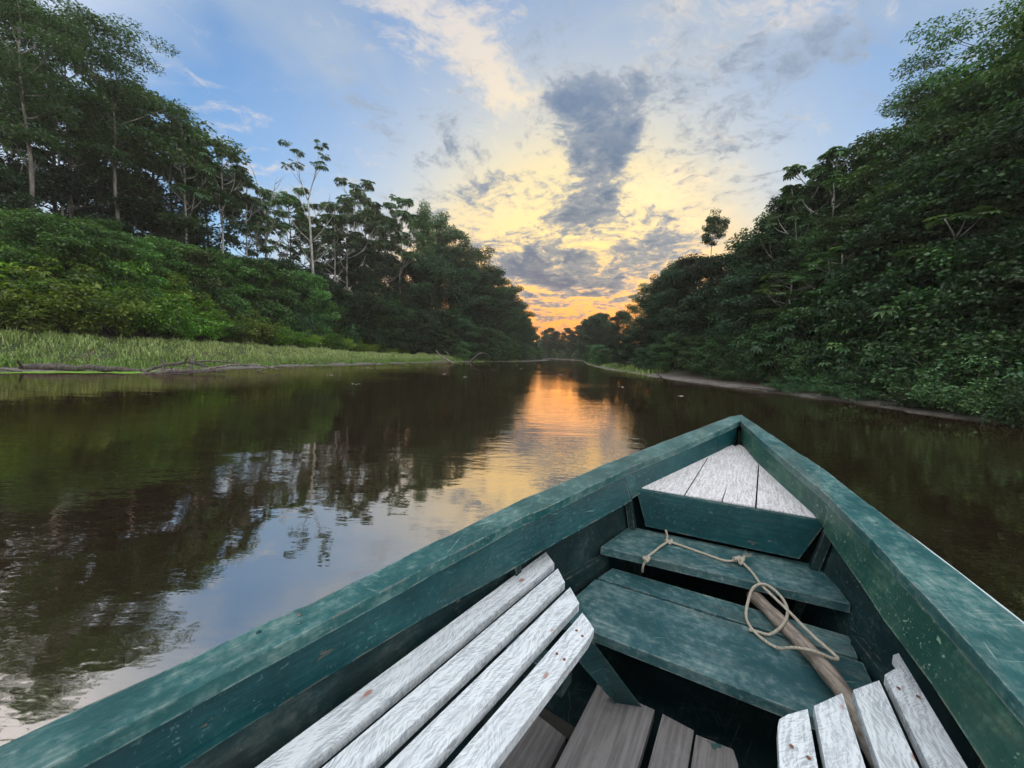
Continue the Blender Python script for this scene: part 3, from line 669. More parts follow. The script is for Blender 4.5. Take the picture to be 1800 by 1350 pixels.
('under_right', 'under', 15.15, 16.75, 0.73, 4.91, 1.0, 2.66),
('under_right', 'under', 15.29, 15.7, 0.76, 5.33, 1.0, 6.09),
('under_right', 'under', 15.53, 14.95, 0.83, 6.62, 1.0, 4.21),
('under_right', 'under', 15.39, 13.75, 0.76, 5.21, 1.0, 2.37),
('under_right', 'under', 15.3, 12.7, 0.6, 4.67, 1.0, 4.72),
('under_right', 'under', 15.66, 12.25, 0.77, 5.11, 1.0, 3.32),
('under_right', 'under', 15.44, 11.2, 0.64, 4.56, 1.0, 1.3),
('under_right', 'under', 15.54, 10.6, 0.66, 4.97, 1.0, 4.25),
('under_right', 'under', 15.41, 9.7, 0.54, 4.49, 1.0, 2.02),
('shrub_right', 'darkshrubA', 13.49, 34.9, 0.52, 1.16, 1.0, 5.01),
('shrub_right', 'darkshrubA', 13.1, 32.05, 0.38, 1.62, 1.0, 1.16),
('shrub_right', 'darkshrubC', 13.43, 28.75, 0.55, 0.85, 1.0, 5.52),
('shrub_right', 'darkshrubB', 13.37, 26.2, 0.4, 1.56, 1.0, 3.74),
('shrub_right', 'darkshrubB', 13.53, 25.0, 0.48, 1.49, 1.0, 6.07),
('shrub_right', 'darkshrubA', 13.41, 23.05, 0.31, 1.88, 1.0, 3.49),
('shrub_right', 'darkshrubB', 13.83, 21.85, 0.49, 1.8, 1.0, 4.06),
('shrub_right', 'darkshrubC', 14.3, 21.1, 0.61, 1.97, 1.0, 0.86),
('shrub_right', 'darkshrubA', 14.26, 19.9, 0.52, 1.93, 1.0, 4.05),
('shrub_right', 'darkshrubA', 14.3, 18.55, 0.45, 1.63, 1.0, 5.01),
('shrub_right', 'darkshrubA', 14.13, 17.5, 0.33, 2.35, 1.0, 0.58),
('shrub_right', 'darkshrubC', 14.5, 17.35, 0.48, 1.8, 1.0, 2.77),
('shrub_right', 'darkshrubA', 14.77, 16.75, 0.53, 1.86, 1.0, 6.01),
('shrub_right', 'darkshrubA', 14.87, 16.0, 0.56, 2.16, 1.0, 1.23),
('shrub_right', 'darkshrubA', 14.85, 15.4, 0.49, 2.21, 1.0, 4.67),
('shrub_right', 'darkshrubB', 14.69, 14.65, 0.43, 1.98, 1.0, 0.04),
('shrub_right', 'darkshrubB', 14.44, 13.6, 0.29, 2.7, 1.0, 2.39),
('shrub_right', 'darkshrubC', 14.96, 13.75, 0.51, 2.61, 1.0, 4.53),
('shrub_right', 'darkshrubA', 15.23, 13.45, 0.65, 2.07, 1.0, 4.72),
('shrub_right', 'darkshrubB', 14.85, 12.7, 0.38, 2.6, 1.0, 3.13),
('shrub_right', 'darkshrubA', 14.81, 12.1, 0.34, 2.57, 1.0, 2.12),
('shrub_right', 'darkshrubC', 14.77, 11.65, 0.33, 2.66, 1.0, 6.19),
('shrub_right', 'darkshrubC', 14.88, 11.5, 0.36, 2.82, 1.0, 0.6),
('shrub_right', 'darkshrubA', 14.85, 11.05, 0.32, 2.61, 1.0, 5.86),
('shrub_right', 'darkshrubB', 14.76, 10.75, 0.3, 2.83, 1.0, 5.14),
('shrub_right', 'darkshrubA', 15.01, 10.6, 0.4, 2.8, 1.0, 6.01),
('shrub_right', 'darkshrubA', 14.75, 10.0, 0.29, 2.84, 1.0, 6.12),
('shrub_right', 'darkshrubB', 15.55, 10.3, 0.64, 2.36, 1.0, 3.76),
('shrub_right', 'darkshrubB', 14.67, 9.4, 0.23, 2.68, 1.0, 2.47),
('shrub_right_low', 'darkshrubC', 12.94, 21.7, 0.19, 0.85, 1.0, 0.15),
('shrub_right_low', 'darkshrubB', 13.56, 20.2, 0.24, 0.78, 1.0, 2.72),
('shrub_right_low', 'darkshrubA', 13.74, 18.4, 0.25, 0.75, 1.0, 5.6),
('shrub_right_low', 'darkshrubB', 12.62, 16.6, 0.05, 0.67, 1.0, 1.33),
('shrub_right_low', 'darkshrubA', 13.91, 17.65, 0.27, 1.07, 1.0, 6.24),
('shrub_right_low', 'darkshrubB', 13.76, 16.0, 0.16, 1.33, 1.0, 2.28),
('shrub_right_low', 'darkshrubB', 12.84, 14.2, 0.04, 0.99, 1.0, 1.46),
('shrub_right_low', 'darkshrubC', 13.93, 15.1, 0.17, 1.38, 1.0, 2.87),
('shrub_right_low', 'darkshrubB', 14.12, 14.2, 0.21, 1.39, 1.0, 0.94),
('shrub_right_low', 'darkshrubC', 14.48, 13.3, 0.29, 1.02, 1.0, 3.76),
('shrub_right_low', 'darkshrubB', 13.03, 11.5, 0.03, 1.23, 1.0, 4.5),
('shrub_right_low', 'darkshrubA', 14.27, 12.55, 0.2, 1.41, 1.0, 3.89),
('shrub_right_low', 'darkshrubB', 14.2, 11.8, 0.17, 1.45, 1.0, 4.11),
('shrub_right_low', 'darkshrubB', 12.96, 10.6, 0.05, 1.41, 1.0, 1.48),
('shrub_right_low', 'darkshrubA', 14.39, 11.2, 0.19, 1.42, 1.0, 6.12),
('shrub_right_low', 'darkshrubB', 12.99, 9.85, 0.04, 1.14, 1.0, 1.93),
('shrub_right_low', 'darkshrubA', 14.31, 10.45, 0.19, 1.39, 1.0, 2.51),
('shrub_right_low', 'darkshrubB', 14.47, 10.15, 0.23, 1.28, 1.0, 5.47),
('shrub_right_low', 'darkshrubB', 12.93, 8.8, -0.0, 1.38, 1.0, 5.05),
('shrub_right_low', 'darkshrubA', 14.5, 9.55, 0.19, 1.42, 1.0, 4.59),
('shrub_right_low', 'darkshrubB', 14.2, 9.1, 0.14, 1.36, 1.0, 0.1),
('bigleaf_right', 'bigleaf', 14.03, 18.7, 0.36, 3.61, 1.0, 1.5),
('bigleaf_right', 'bigleaf', 13.93, 15.85, 0.18, 2.38, 1.0, 4.35),
('bigleaf_right', 'bigleaf', 14.39, 14.8, 0.31, 2.88, 1.0, 2.76),
('bigleaf_right', 'bigleaf', 15.2, 14.5, 0.67, 4.24, 1.0, 3.5),
('bigleaf_right', 'bigleaf', 14.77, 12.4, 0.33, 2.65, 1.0, 5.55),
('bigleaf_right', 'bigleaf', 15.26, 11.95, 0.54, 3.48, 1.0, 4.88),
]

# ------------------------------------------------------------------ plant building blocks
class Acc:
    def __init__(s): s.V = []; s.F3 = []; s.F4 = []; s.n = 0
    def add(s, V, F3=None, F4=None):
        V = np.asarray(V, float)
        if F3 is not None: s.F3.append(np.asarray(F3)+s.n)
        if F4 is not None: s.F4.append(np.asarray(F4)+s.n)
        s.V.append(V); s.n += len(V)
    def mesh(s, name, mat, smooth=False):
        return np_mesh(name, np.concatenate(s.V), np.concatenate(s.F3) if s.F3 else None, np.concatenate(s.F4) if s.F4 else None, mat, smooth)
def unit(v): return v/np.maximum(np.linalg.norm(v, axis=-1, keepdims=True), 1e-9)
def tube(acc, path, rad, sides=6):
    path = np.asarray(path, float); n = len(path); rad = np.broadcast_to(np.asarray(rad, float), (n,))
    T = unit(np.gradient(path, axis=0)); ref = np.array([0.31, 0.17, 0.93]) if abs(T[0, 2]) < 0.9 else np.array([0.9, 0.3, 0.1])
    A = unit(np.cross(T, ref)); B = np.cross(T, A); th = np.linspace(0, 2*np.pi, sides, endpoint=False)
    ring = path[:, None] + rad[:, None, None]*(np.cos(th)[None, :, None]*A[:, None] + np.sin(th)[None, :, None]*B[:, None])
    I = np.arange(n*sides).reshape(n, sides); J = np.roll(I, -1, 1)
    F = np.stack([I[:-1].ravel(), J[:-1].ravel(), J[1:].ravel(), I[1:].ravel()], 1)
    V = np.concatenate([ring.reshape(-1, 3), path[:1], path[-1:]]); a, b = n*sides, n*sides+1
    caps = [(a, int(J[0, k]), int(I[0, k])) for k in range(sides)] + [(b, int(I[-1, k]), int(J[-1, k])) for k in range(sides)]
    acc.add(V, F3=caps, F4=F)
def leaves(acc, P, A, N, L, W):
    """folded diamond leaves: base P, axis A, face normal N"""
    A = unit(A); B = unit(np.cross(N, A)); Nn = np.cross(A, B); L = L[:, None]; W = W[:, None]; n = len(P)
    V = np.stack([P, P+A*L*0.45+B*W+Nn*W*0.35, P+A*L-Nn*L*0.10, P+A*L*0.45-B*W+Nn*W*0.35], 1).reshape(-1, 3)
    k = np.arange(n)*4
    acc.add(V, F3=np.concatenate([np.stack([k, k+1, k+2], 1), np.stack([k, k+2, k+3], 1)]))
def clump(acc, rs, c, r, flat, n, length, slim=0.28, tilt=0.55, droop=0.25):
    d = unit(rs.normal(size=(n, 3))); q_ = r*rs.uniform(0.05, 1, n)[:, None]**0.45
    P = c + d*q_*np.array([1, 1, flat])
    out_ = d.copy(); out_[:, 2] *= 0.4
    A = out_ + rs.normal(size=(n, 3))*0.7; A[:, 2] = A[:, 2]*0.5 - droop
    N = np.array([0, 0, 1.0]) + rs.normal(size=(n, 3))*tilt
    L = length*rs.uniform(0.6, 1.35, n); leaves(acc, P, A, N, L, L*slim*rs.uniform(0.8, 1.2, n))
def bend(rs, p0, dirn, length, k=5, curl=0.25, wig=0.05):
    pts = [np.array(p0, float)]; d = unit(np.array(dirn, float))
    for i in range(k):
        d = unit(d + np.array([0, 0, curl/k]) + rs.normal(size=3)*wig); pts.append(pts[-1] + d*length/k)
    return np.array(pts)
def rosette(acc, rs, c, up, n, r, petiole):
    """ring of big lobed, umbrella-like leaves"""
    for i in range(n):
        az = i*2.4 + rs.uniform(-0.3, 0.3); e = rs.uniform(-0.5, 0.75)
        a = np.array([math.cos(az)*math.cos(e), math.sin(az)*math.cos(e), math.sin(e)]); p = c + a*petiole*rs.uniform(0.6, 1.2)
        a[2] -= 0.5; a = unit(a); s = unit(np.cross(a, [0, 0, 1.0]) + rs.normal(size=3)*0.12); nn = np.cross(s, a); R_ = r*rs.uniform(0.7, 1.2)
        th = np.linspace(-2.5, 2.5, 9); V = [p]; F3 = []
        for t in th:
            dd = a*math.cos(t) + s*math.sin(t); w = np.cross(nn, dd); l = R_*(0.62 + 0.38*math.cos(t/2))
            b = len(V); V += [p+dd*l*0.6+w*l*0.17, p+dd*l-nn*l*0.38, p+dd*l*0.6-w*l*0.17]; F3 += [(0, b, b+1), (0, b+1, b+2)]
        acc.add(np.array(V), F3=F3)
def tree_mesh(seed, H, lo, spread, limbs, cr, dens, leaf, flat=0.45, trunk_r=0.16, shape='round', slim=0.28, lean=0.04, subs=4, bark='bark_dark', mat='leaf_forest', rise=0.7, skirt=0):
    rs = np.random.RandomState(seed); w = Acc(); lf = Acc()
    t = np.linspace(0, 1, 8); off = np.cumsum(rs.normal(size=(8, 2))*lean*H/8, axis=0); off[0] = 0
    tp = np.column_stack([off, t*H*0.93]); tr_ = trunk_r*(1-0.85*t); tr_[0] *= 1.35
    tube(w, tp, tr_, 7)
    def at_t(u): return np.array([np.interp(u, t, tp[:, k]) for k in range(3)])
    cl = []
    for i in range(limbs):
        u = (i+0.5)/limbs; h = lo + (0.97-lo)*u; p0 = at_t(h/0.97*0.98)
        if shape == 'round': prof = math.sqrt(max(0.05, 1-(2*u*0.92-0.80)**2))
        elif shape == 'umbrella': prof = 0.35 + 0.65*u if u < 0.8 else 1.0-0.5*(u-0.8)/0.2
        elif shape == 'column': prof = 0.85 if u < 0.85 else 0.6
        else: prof = 1.0-0.6*u
        az = i*2.399 + rs.uniform(-0.5, 0.5); ln = spread*prof*rs.uniform(0.7, 1.15); e = rise*(0.15+0.85*u)*rs.uniform(0.6, 1.2)
        lp = bend(rs, p0, (math.cos(az)*math.cos(e), math.sin(az)*math.cos(e), math.sin(e)), ln, 5, 0.3, 0.10)
        r0 = max(0.02, trunk_r*0.38*(1-0.5*u)); tube(w, lp, np.linspace(r0, r0*0.25, 6), 5)
        cl.append((lp[-1], 1.0)); cl.append((lp[3], 0.75))
        for k in range(subs):
            f = rs.uniform(0.35, 0.95); b = lp[min(4, int(f*5))]; a2 = az + rs.choice([-1, 1])*rs.uniform(0.4, 1.2)
            sp = bend(rs, b, (math.cos(a2), math.sin(a2), rs.uniform(-0.1, 0.6)), ln*rs.uniform(0.25, 0.5), 3, 0.2, 0.12)
            tube(w, sp, np.linspace(r0*0.4, r0*0.15, 4), 4); cl.append((sp[-1], rs.uniform(0.6, 1.0)))
    for k in range(skirt):
        az = rs.uniform(0, 6.28); rr = spread*rs.uniform(0.55, 1.0); cl.append((np.array([math.cos(az)*rr, math.sin(az)*rr, H*rs.uniform(0.06, max(lo, 0.4))]), rs.uniform(0.7, 1.1)))
    cl.append((tp[-1]+np.array([0, 0, H*0.03]), 0.9))
    for c, s in cl:
        r = cr*s*rs.uniform(0.75, 1.25); clump(lf, rs, c, r, flat*rs.uniform(0.7, 1.3), int(dens*r*r), leaf, slim)
    return w.mesh('trunk', M[bark], True), lf.mesh('crown', M[mat])
def cecropia_mesh(seed, H, nb, mat='leaf_cecropia', r=0.42, low=0.50):
    rs = np.random.RandomState(seed); w = Acc(); lf = Acc()
    t = np.linspace(0, 1, 9); off = np.cumsum(rs.normal(size=(9, 2))*0.03*H/8, axis=0); off[0] = 0
    tp = np.column_stack([off, t*H*0.93]); tube(w, tp, 0.115*(1-0.7*t)+0.01, 7)
    tips = [tp[-1]]
    for i in range(nb):
        u = low + (0.95-low)*(i/nb)**0.8; p0 = np.array([np.interp(u, t, tp[:, k]) for k in range(3)]); az = i*2.4 + rs.uniform(-0.5, 0.5)
        ln = H*rs.uniform(0.13, 0.24)*(1.15-0.6*(u-low)/(1-low))
        lp = bend(rs, p0, (math.cos(az), math.sin(az), 0.25), ln, 6, 1.5, 0.07); tube(w, lp, np.linspace(0.05, 0.028, 7), 5); tips.append(lp[-1])
        for k in range(rs.randint(1, 3)):
            a2 = az + rs.choice([-1, 1])*rs.uniform(0.5, 1.3); sp = bend(rs, lp[3], (math.cos(a2), math.sin(a2), 0.4), ln*rs.uniform(0.35, 0.6), 4, 1.2, 0.08)
            tube(w, sp, np.linspace(0.035, 0.02, 5), 4); tips.append(sp[-1])
    for tpp in tips: rosette(lf, rs, tpp, None, rs.randint(9, 14), r, r*1.0)
    return w.mesh('trunk', M['bark_pale'], True), lf.mesh('crown', M[mat])
def shrub_mesh(seed, H, spread, n_st, cr, dens, leaf, mat, slim=0.3, flat=0.7, bark='bark_dark'):
    rs = np.random.RandomState(seed); w = Acc(); lf = Acc()
    for i in range(n_st):
        az = i*2.399; rr = math.sqrt((i+0.5)/n_st); e = 1.45-0.95*rr
        ln = H*(0.98-0.30*rr)*rs.uniform(0.75, 1.08)
        lp = bend(rs, (0.12*math.cos(az), 0.12*math.sin(az), 0), (math.cos(az)*math.cos(e)*spread, math.sin(az)*math.cos(e)*spread, math.sin(e)), ln, 5, 0.1, 0.10)
        tube(w, lp, np.linspace(0.022, 0.008, 6), 4)
        for k, s in ((5, 1.0), (4, 0.95), (3, 0.9), (2, 0.75)):
            c = lp[k] + rs.normal(size=3)*cr*0.4; c[2] = max(c[2], cr*0.4); r = cr*s*rs.uniform(0.7, 1.3); clump(lf, rs, c, r, flat, int(dens*r*r), leaf, slim)
    return w.mesh('stem', M[bark], True), lf.mesh('foliage', M[mat])
def bigleaf_mesh(seed, H, mat):
    rs = np.random.RandomState(seed); w = Acc(); lf = Acc()
    for i in range(9):
        az = i*2.4; rr = math.sqrt(i/9.0)
        lp = bend(rs, (0.1*math.cos(az), 0.1*math.sin(az), 0), (math.cos(az)*0.65*rr, math.sin(az)*0.65*rr, 1), H*rs.uniform(0.6, 0.95)*(1-0.25*rr), 5, 0.2, 0.08)
        tube(w, lp, np.linspace(0.035, 0.015, 6), 5)
        for k in (5, 4, 3): rosette(lf, rs, lp[k], None, 9 if k == 5 else 6, 0.34, 0.36)
    return w.mesh('stem', M['bark_dark'], True), lf.mesh('foliage', M[mat])
def cane_mesh(seed, H):
    rs = np.random.RandomState(seed); w = Acc(); lf = Acc()
    for i in range(26):
        az = rs.uniform(0, 6.28); rr = rs.uniform(0, 0.9)
        p0 = np.array([math.cos(az)*rr, math.sin(az)*rr, 0]); h = H*rs.uniform(0.55, 1.0)
        lp = bend(rs, p0, (math.cos(az)*0.15, math.sin(az)*0.15, 1), h*0.8, 4, 0, 0.05); tube(w, lp, np.linspace(0.018, 0.01, 5), 4)
        for k in range(9):
            b = lp[min(4, 1+k//2)] + rs.normal(size=3)*0.02; a = rs.uniform(0, 6.28); ln = rs.uniform(0.6, 1.1)
            d = np.array([math.cos(a), math.sin(a), 0]); s = np.array([-d[1], d[0], 0])*0.035; m1 = b+d*ln*0.4+np.array([0, 0, ln*0.45]); m2 = b+d*ln*0.85+np.array([0, 0, ln*0.35]); e = b+d*ln*1.15
            lf.add(np.array([b-s*.4, b+s*.4, m1+s, m1-s, m2+s*.8, m2-s*.8, e]), F3=[(5, 4, 6)], F4=[(0, 1, 2, 3), (3, 2, 4, 5)])
    return w.mesh('stem', M['leaf_cane'], True), lf.mesh('foliage', M['leaf_cane'])

# kind -> list of (nominal height, stem mesh, leaf mesh)
PROTO = {}
PROTO['plume'] = [(15, *tree_mesh(11+i, 15, 0.52, 4.4, 15, 0.95, 360, 0.15, 0.36, 0.15, 'umbrella', 0.22, mat='leaf_forest', bark='bark_mid', subs=5, rise=0.9)) for i in range(3)]
PROTO['canopy'] = [(13, *tree_mesh(21+i, 13, 0.38, 3.4, 14, 0.85, 230, 0.19, 0.5, 0.14, 'round', 0.32, mat='leaf_forest', subs=4)) for i in range(3)]
PROTO['cecropia'] = [(18, *cecropia_mesh(31+i, 18, 11+2*i)) for i in range(3)]
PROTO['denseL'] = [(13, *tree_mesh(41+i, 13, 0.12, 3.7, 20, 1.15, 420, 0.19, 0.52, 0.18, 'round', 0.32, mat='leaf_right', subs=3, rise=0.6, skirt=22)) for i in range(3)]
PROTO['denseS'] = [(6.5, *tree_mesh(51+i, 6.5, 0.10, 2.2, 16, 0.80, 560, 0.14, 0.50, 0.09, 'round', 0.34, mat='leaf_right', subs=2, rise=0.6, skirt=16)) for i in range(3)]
PROTO['under'] = [(4.2, *tree_mesh(61+i, 4.2, 0.12, 1.5, 13, 0.60, 700, 0.125, 0.40, 0.05, 'round', 0.34, mat='leaf_under', subs=2, rise=0.7, skirt=12)) for i in range(3)]
PROTO['slope'] = [(4.2, *tree_mesh(161+i, 4.2, 0.12, 1.5, 13, 0.60, 700, 0.125, 0.45, 0.05, 'round', 0.34, mat='leaf_slope', subs=2, rise=0.7, skirt=12)) for i in range(2)]
PROTO['canopyR'] = [(13, *tree_mesh(121+i, 13, 0.18, 3.5, 18, 0.95, 420, 0.16, 0.42, 0.15, 'round', 0.3, mat='leaf_forest', subs=3, rise=0.7, skirt=6)) for i in range(2)]
PROTO['vinecolumn'] = [(16, *tree_mesh(71, 16, 0.10, 1.25, 34, 0.8, 330, 0.17, 0.9, 0.16, 'column', 0.34, mat='leaf_forest', subs=1, rise=0.5))]
PROTO['emergent'] = [(14, *tree_mesh(75, 14, 0.79, 1.25, 13, 0.42, 560, 0.15, 0.7, 0.09, 'round', 0.34, mat='leaf_forest', subs=3))]
for k, (sp, cr) in zip('ABC', ((0.9, 0.40), (1.2, 0.36), (0.7, 0.42))):
    PROTO['shrub'+k] = [(2.5, *shrub_mesh(81+ord(k), 2.5, sp, 15, cr, 620, 0.15, 'leaf_bright'))]
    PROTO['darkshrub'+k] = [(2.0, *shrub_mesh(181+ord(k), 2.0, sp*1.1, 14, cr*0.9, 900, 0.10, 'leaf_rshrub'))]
PROTO['bigleaf'] = [(3.4, *bigleaf_mesh(91, 3.4, 'leaf_bright'))]
PROTO['bigleafdark'] = [(3.4, *bigleaf_mesh(95, 3.4, 'leaf_rshrub'))]
PROTO['cane'] = [(3.0, *cane_mesh(97, 3.0))]
# the tall bare tree with one tuft of leaves, and a leafless one beside it
def snag_mesh(seed, H, tuft):
    rs = np.random.RandomState(seed); w = Acc(); lf = Acc()
    tp = bend(rs, (0, 0, 0), (0.02, 0.0, 1), H*0.70, 7, 0, 0.03); tube(w, tp, np.linspace(0.17, 0.075, 8), 7)
    for j, (u, az, e, ln) in enumerate([(7, 0.3, 1.25, .27), (7, 3.3, 1.15, .25), (6, 2.9, 0.9, .16), (6, 0.1, 0.75, .15), (5, 0.2, 0.7, .20), (5, 3.4, 0.6, .17), (4, 2.8, 0.6, .16), (4, 0.4, 0.5, .14)]):
        lp = bend(rs, tp[u], (math.cos(az)*math.cos(e), math.sin(az)*math.cos(e), math.sin(e)), H*ln, 6, 0.9, 0.07); tube(w, lp, np.linspace(0.06, 0.015, 7), 5)
        for k in range(3):
            a2 = az + rs.uniform(-1.2, 1.2); sp = bend(rs, lp[rs.randint(2, 6)], (math.cos(a2), math.sin(a2), 0.9), H*ln*0.35, 4, 0.5, 0.1); tube(w, sp, np.linspace(0.025, 0.01, 5), 4)
            if tuft and j < 2: rosette(lf, rs, sp[-1], None, 8, 0.33, 0.42)
            elif tuft and j >= 4 and k == 0: rosette(lf, rs, sp[-1], None, 5, 0.35, 0.35)
        if tuft and j < 2: rosette(lf, rs, lp[-1], None, 10, 0.36, 0.45)
    return w.mesh('trunk', M['bark_pale'], True), (lf.mesh('crown', M['leaf_cecropia']) if tuft else None)
PROTO['snag'] = [(20, *snag_mesh(5, 20, True))]
PROTO['baretwig'] = [(17, *snag_mesh(8, 17, False))]
ORD = ['first', 'second', 'third', 'fourth', 'fifth', 'sixth', 'seventh', 'eighth', 'ninth', 'tenth', 'eleventh', 'twelfth', 'thirteenth', 'fourteenth', 'fifteenth',
       'sixteenth', 'seventeenth', 'eighteenth', 'nineteenth', 'twentieth']
def ordinal(n):
    if n < 20: return ORD[n]
    t = ['twenty', 'thirty', 'forty'][(n+1)//10-2]
    return (t[:-1]+'ieth') if (n+1) % 10 == 0 else t+'-'+ORD[(n+1) % 10-1]
# row -> name, category, group, label
ROWS = {
 'skyline_left': ('forest_tree', 'tree', 'tall trees on the left skyline', '{k} on the left bank skyline, {o} from the left'),
 'mid_left': ('forest_tree', 'tree', 'dark trees below the left skyline', 'dark leafy tree below the left skyline, {o} from the left in that row'),
 'far_left': ('forest_tree', 'tree', 'tall dark trees towards the left bend', 'tall dark tree where the left bank nears the bend, {o} from the left'),
 'skirt_left': ('understory_tree', 'tree', 'low trees at the foot of the left forest', 'low bushy tree at the foot of the left forest edge, {o} from the left'),
 'thicket_back': ('shrub', 'shrub', 'upper shrubs of the bright green thicket', 'bright green shrub in upper row of left slope thicket, {o} from the left'),
 'thicket_front': ('shrub', 'shrub', 'lower shrubs of the bright green thicket', 'bright green shrub along the back of the grass strip, {o} from the left'),
 'thicket_upper': ('understory_tree', 'tree', 'mid green bushes under the left trees', 'mid green bushy sapling below the left forest trees, {o} from the left'),
 'bend': ('forest_tree', 'tree', 'rounded trees closing the river bend', 'rounded hazy tree closing the far river bend, {o} from the left'),
 'pale_right': ('forest_tree', 'tree', 'slender lobed-leaf trees leaning out of the right forest', 'slender tree with lobed leaves in front of right forest, {o} counting from the bend'),
 'bend_skirt': ('understory_tree', 'tree', 'low bushes along the far right shore', 'low bush on the far right shore before the bend, {o} from the camera'),
 'bigleaf_left': ('large_leaved_shrub', 'shrub', 'large leaved shrubs on the left slope', 'shrub with large lobed leaves on the left slope, {o} from the left'),
 'cane_left': ('cane_clump', 'plant', 'cane clumps on the left slope', 'clump of tall cane with strap leaves on left slope, {o} from the left'),
 'skyline_right': ('forest_tree', 'tree', 'trees on the right skyline', '{k} on the right bank skyline, {o} counting from the river bend'),
 'mid_right': ('forest_tree', 'tree', 'dense dark trees of the right bank', 'dense dark tree inside the right bank forest, {o} counting from the bend'),
 'under_right': ('understory_tree', 'tree', 'small leafy trees along the right bank', 'small leafy tree in front of right forest, {o} counting from the bend'),
 'shrub_right': ('shrub', 'shrub', 'shrubs above the right mud bank', 'dark green shrub above the right mud bank, {o} counting from the bend'),
 'shrub_right_low': ('shrub', 'shrub', 'low shrubs at the right mud edge', 'low shrub at the edge of right mud strip, {o} counting from the bend'),
 'bigleaf_right': ('large_leaved_shrub', 'shrub', 'large leaved shrubs on the right bank', 'shrub with large pale lobed leaves on right bank, {o} counting from the bend'),
}
KIND = {'plume': 'tall feathery tree', 'canopy': 'round crowned tree', 'cecropia': 'slender pale-trunked tree', 'vinecolumn': 'vine-covered column of a tree', 'dense': 'dense dark tree', 'emergent': 'small tufted emergent tree', 'under': 'low tree'}
prs = random.Random(3); counts = {}
for row, kind, x, y, z, h, wf, turn in PLANTS:
    key = kind
    if kind == 'dense': key = 'denseL' if h > 8.5 else 'denseS'
    if kind == 'under': key = 'under' if h < 6 else ('denseS' if h < 9 else 'denseL')
    if row == 'mid_right' and h > 7 and prs.random() < 0.45: key = 'canopyR'
    if row == 'thicket_upper': key = 'slope'
    if kind == 'bigleaf' and row.endswith('right'): key = 'bigleafdark'
    H0, stem, leaf = prs.choice(PROTO[key])
    if kind == 'snag': root = empty('bare_tree'); tag(root, 'tall nearly bare tree with one umbrella tuft of leaves above left forest', 'tree')
    elif kind == 'baretwig': root = empty('leafless_tree'); tag(root, 'thin leafless tree poking above left skyline beside the tall tufted tree', 'tree')
    else:
        name, cat, grp, lab = ROWS[row]; n = counts.get(row, 0); counts[row] = n+1
        root = empty(name); tag(root, lab.format(k=KIND.get(kind, ''), o=ordinal(n)), cat, grp)
    h *= prs.uniform(0.84, 1.16) if kind.startswith(('shrub', 'darkshrub')) else 1.0
    s = h/H0; sw = min(max(s, 0.72), 1.45)*prs.uniform(0.92, 1.12)
    if kind == 'vinecolumn': sw = 1.1
    root.location = (x, y, z); root.rotation_euler = (0, 0, turn if kind != 'snag' else 0.0); root.scale = (sw, sw, s)
    a = link(stem.name.split('.')[0], stem, root)
    if leaf is not None: link(leaf.name.split('.')[0], leaf, root)
#VEGMORE

# ------------------------------------------------------------------ grass flat on the left bank, far wood, water weed
rs = np.random.RandomState(77)
def grass_patch(name, n, xr, yr, dmin, dmax, left_side, hmin, hmax, width, dryfun, label, tuft=None):
    X = rs.uniform(*xr, n); Y = rs.uniform(*yr, n); d, lf_ = bank(X, Y)
    k = (d > dmin + 0.35 + 0.6*hashn(X, Y, 1.15)) & (d < dmax) & (lf_ == left_side); X, Y, d = X[k], Y[k], d[k]
    cx = np.clip(0.5+0.35*hashn(X, Y, 1.35)+0.35*hashn(X+9, Y+4, 3.3), 0, 1)
    if tuft: k = cx > tuft; X, Y, d, cx = X[k], Y[k], d[k], cx[k]
    Z = ground_z(X, Y)-0.02; n = len(X); h = rs.uniform(hmin, hmax, n)*(0.25+1.25*cx)*np.clip(0.35+d/2.2, 0.35, 1.0)
    a = rs.uniform(0, 6.28, n); ln = rs.uniform(0.25, 1.25, n); dx_, dy_ = np.cos(a), np.sin(a)
    P = np.stack([X, Y, Z], 1); out_ = np.stack([dx_, dy_, 0*a], 1); side = np.stack([-dy_, dx_, 0*a], 1)*(width*rs.uniform(0.6, 1.3, n))[:, None]
    up = np.array([0, 0, 1.0]); m1 = P + up*(h*0.6)[:, None] + out_*(h*ln*0.25)[:, None]; e = P + up*(h*(1-0.25*ln))[:, None] + out_*(h*ln*0.85)[:, None]
    V = np.stack([P-side, P+side, m1+side*0.8, m1-side*0.8, e], 1).reshape(-1, 3); i = np.arange(n)*5
    me = np_mesh(name, V, F3=np.stack([i+3, i+2, i+4], 1), F4=np.stack([i, i+1, i+2, i+3], 1), mat=M['grass'])
    dry = np.clip(dryfun(X, Y, d)*(0.55+0.9*cx) + rs.normal(size=n)*0.15, 0, 1)
    at_ = me.attributes.new('dry', 'FLOAT', 'POINT'); at_.data.foreach_set('value', np.repeat(dry, 5).astype(np.float32))
    return tag(link(name, me), label, 'grass', kind='stuff')
grass_patch('grass', 420000, (-36, 2), (9, 72), 0.25, 6.4, True, 0.15, 0.38, 0.019, lambda X, Y, d: np.clip((d-1.6)/2.0, 0, 1)*(0.45+0.55*sstep((Y-14)/14)), 'pale green waterside grass covering the flat of the left bank')
grass_patch('seed_grass', 26000, (-36, 2), (9, 72), 2.2, 7.6, True, 0.32, 0.62, 0.011, lambda X, Y, d: 0.75+0*X, 'taller pale seeding grass in tufts on the left bank', 0.62)
grass_patch('bank_grass', 60000, (8, 26), (30, 118), -0.2, 2.6, False, 0.25, 0.6, 0.02, lambda X, Y, d: 0.25+0*X, 'short green grass at the far end of the right bank')
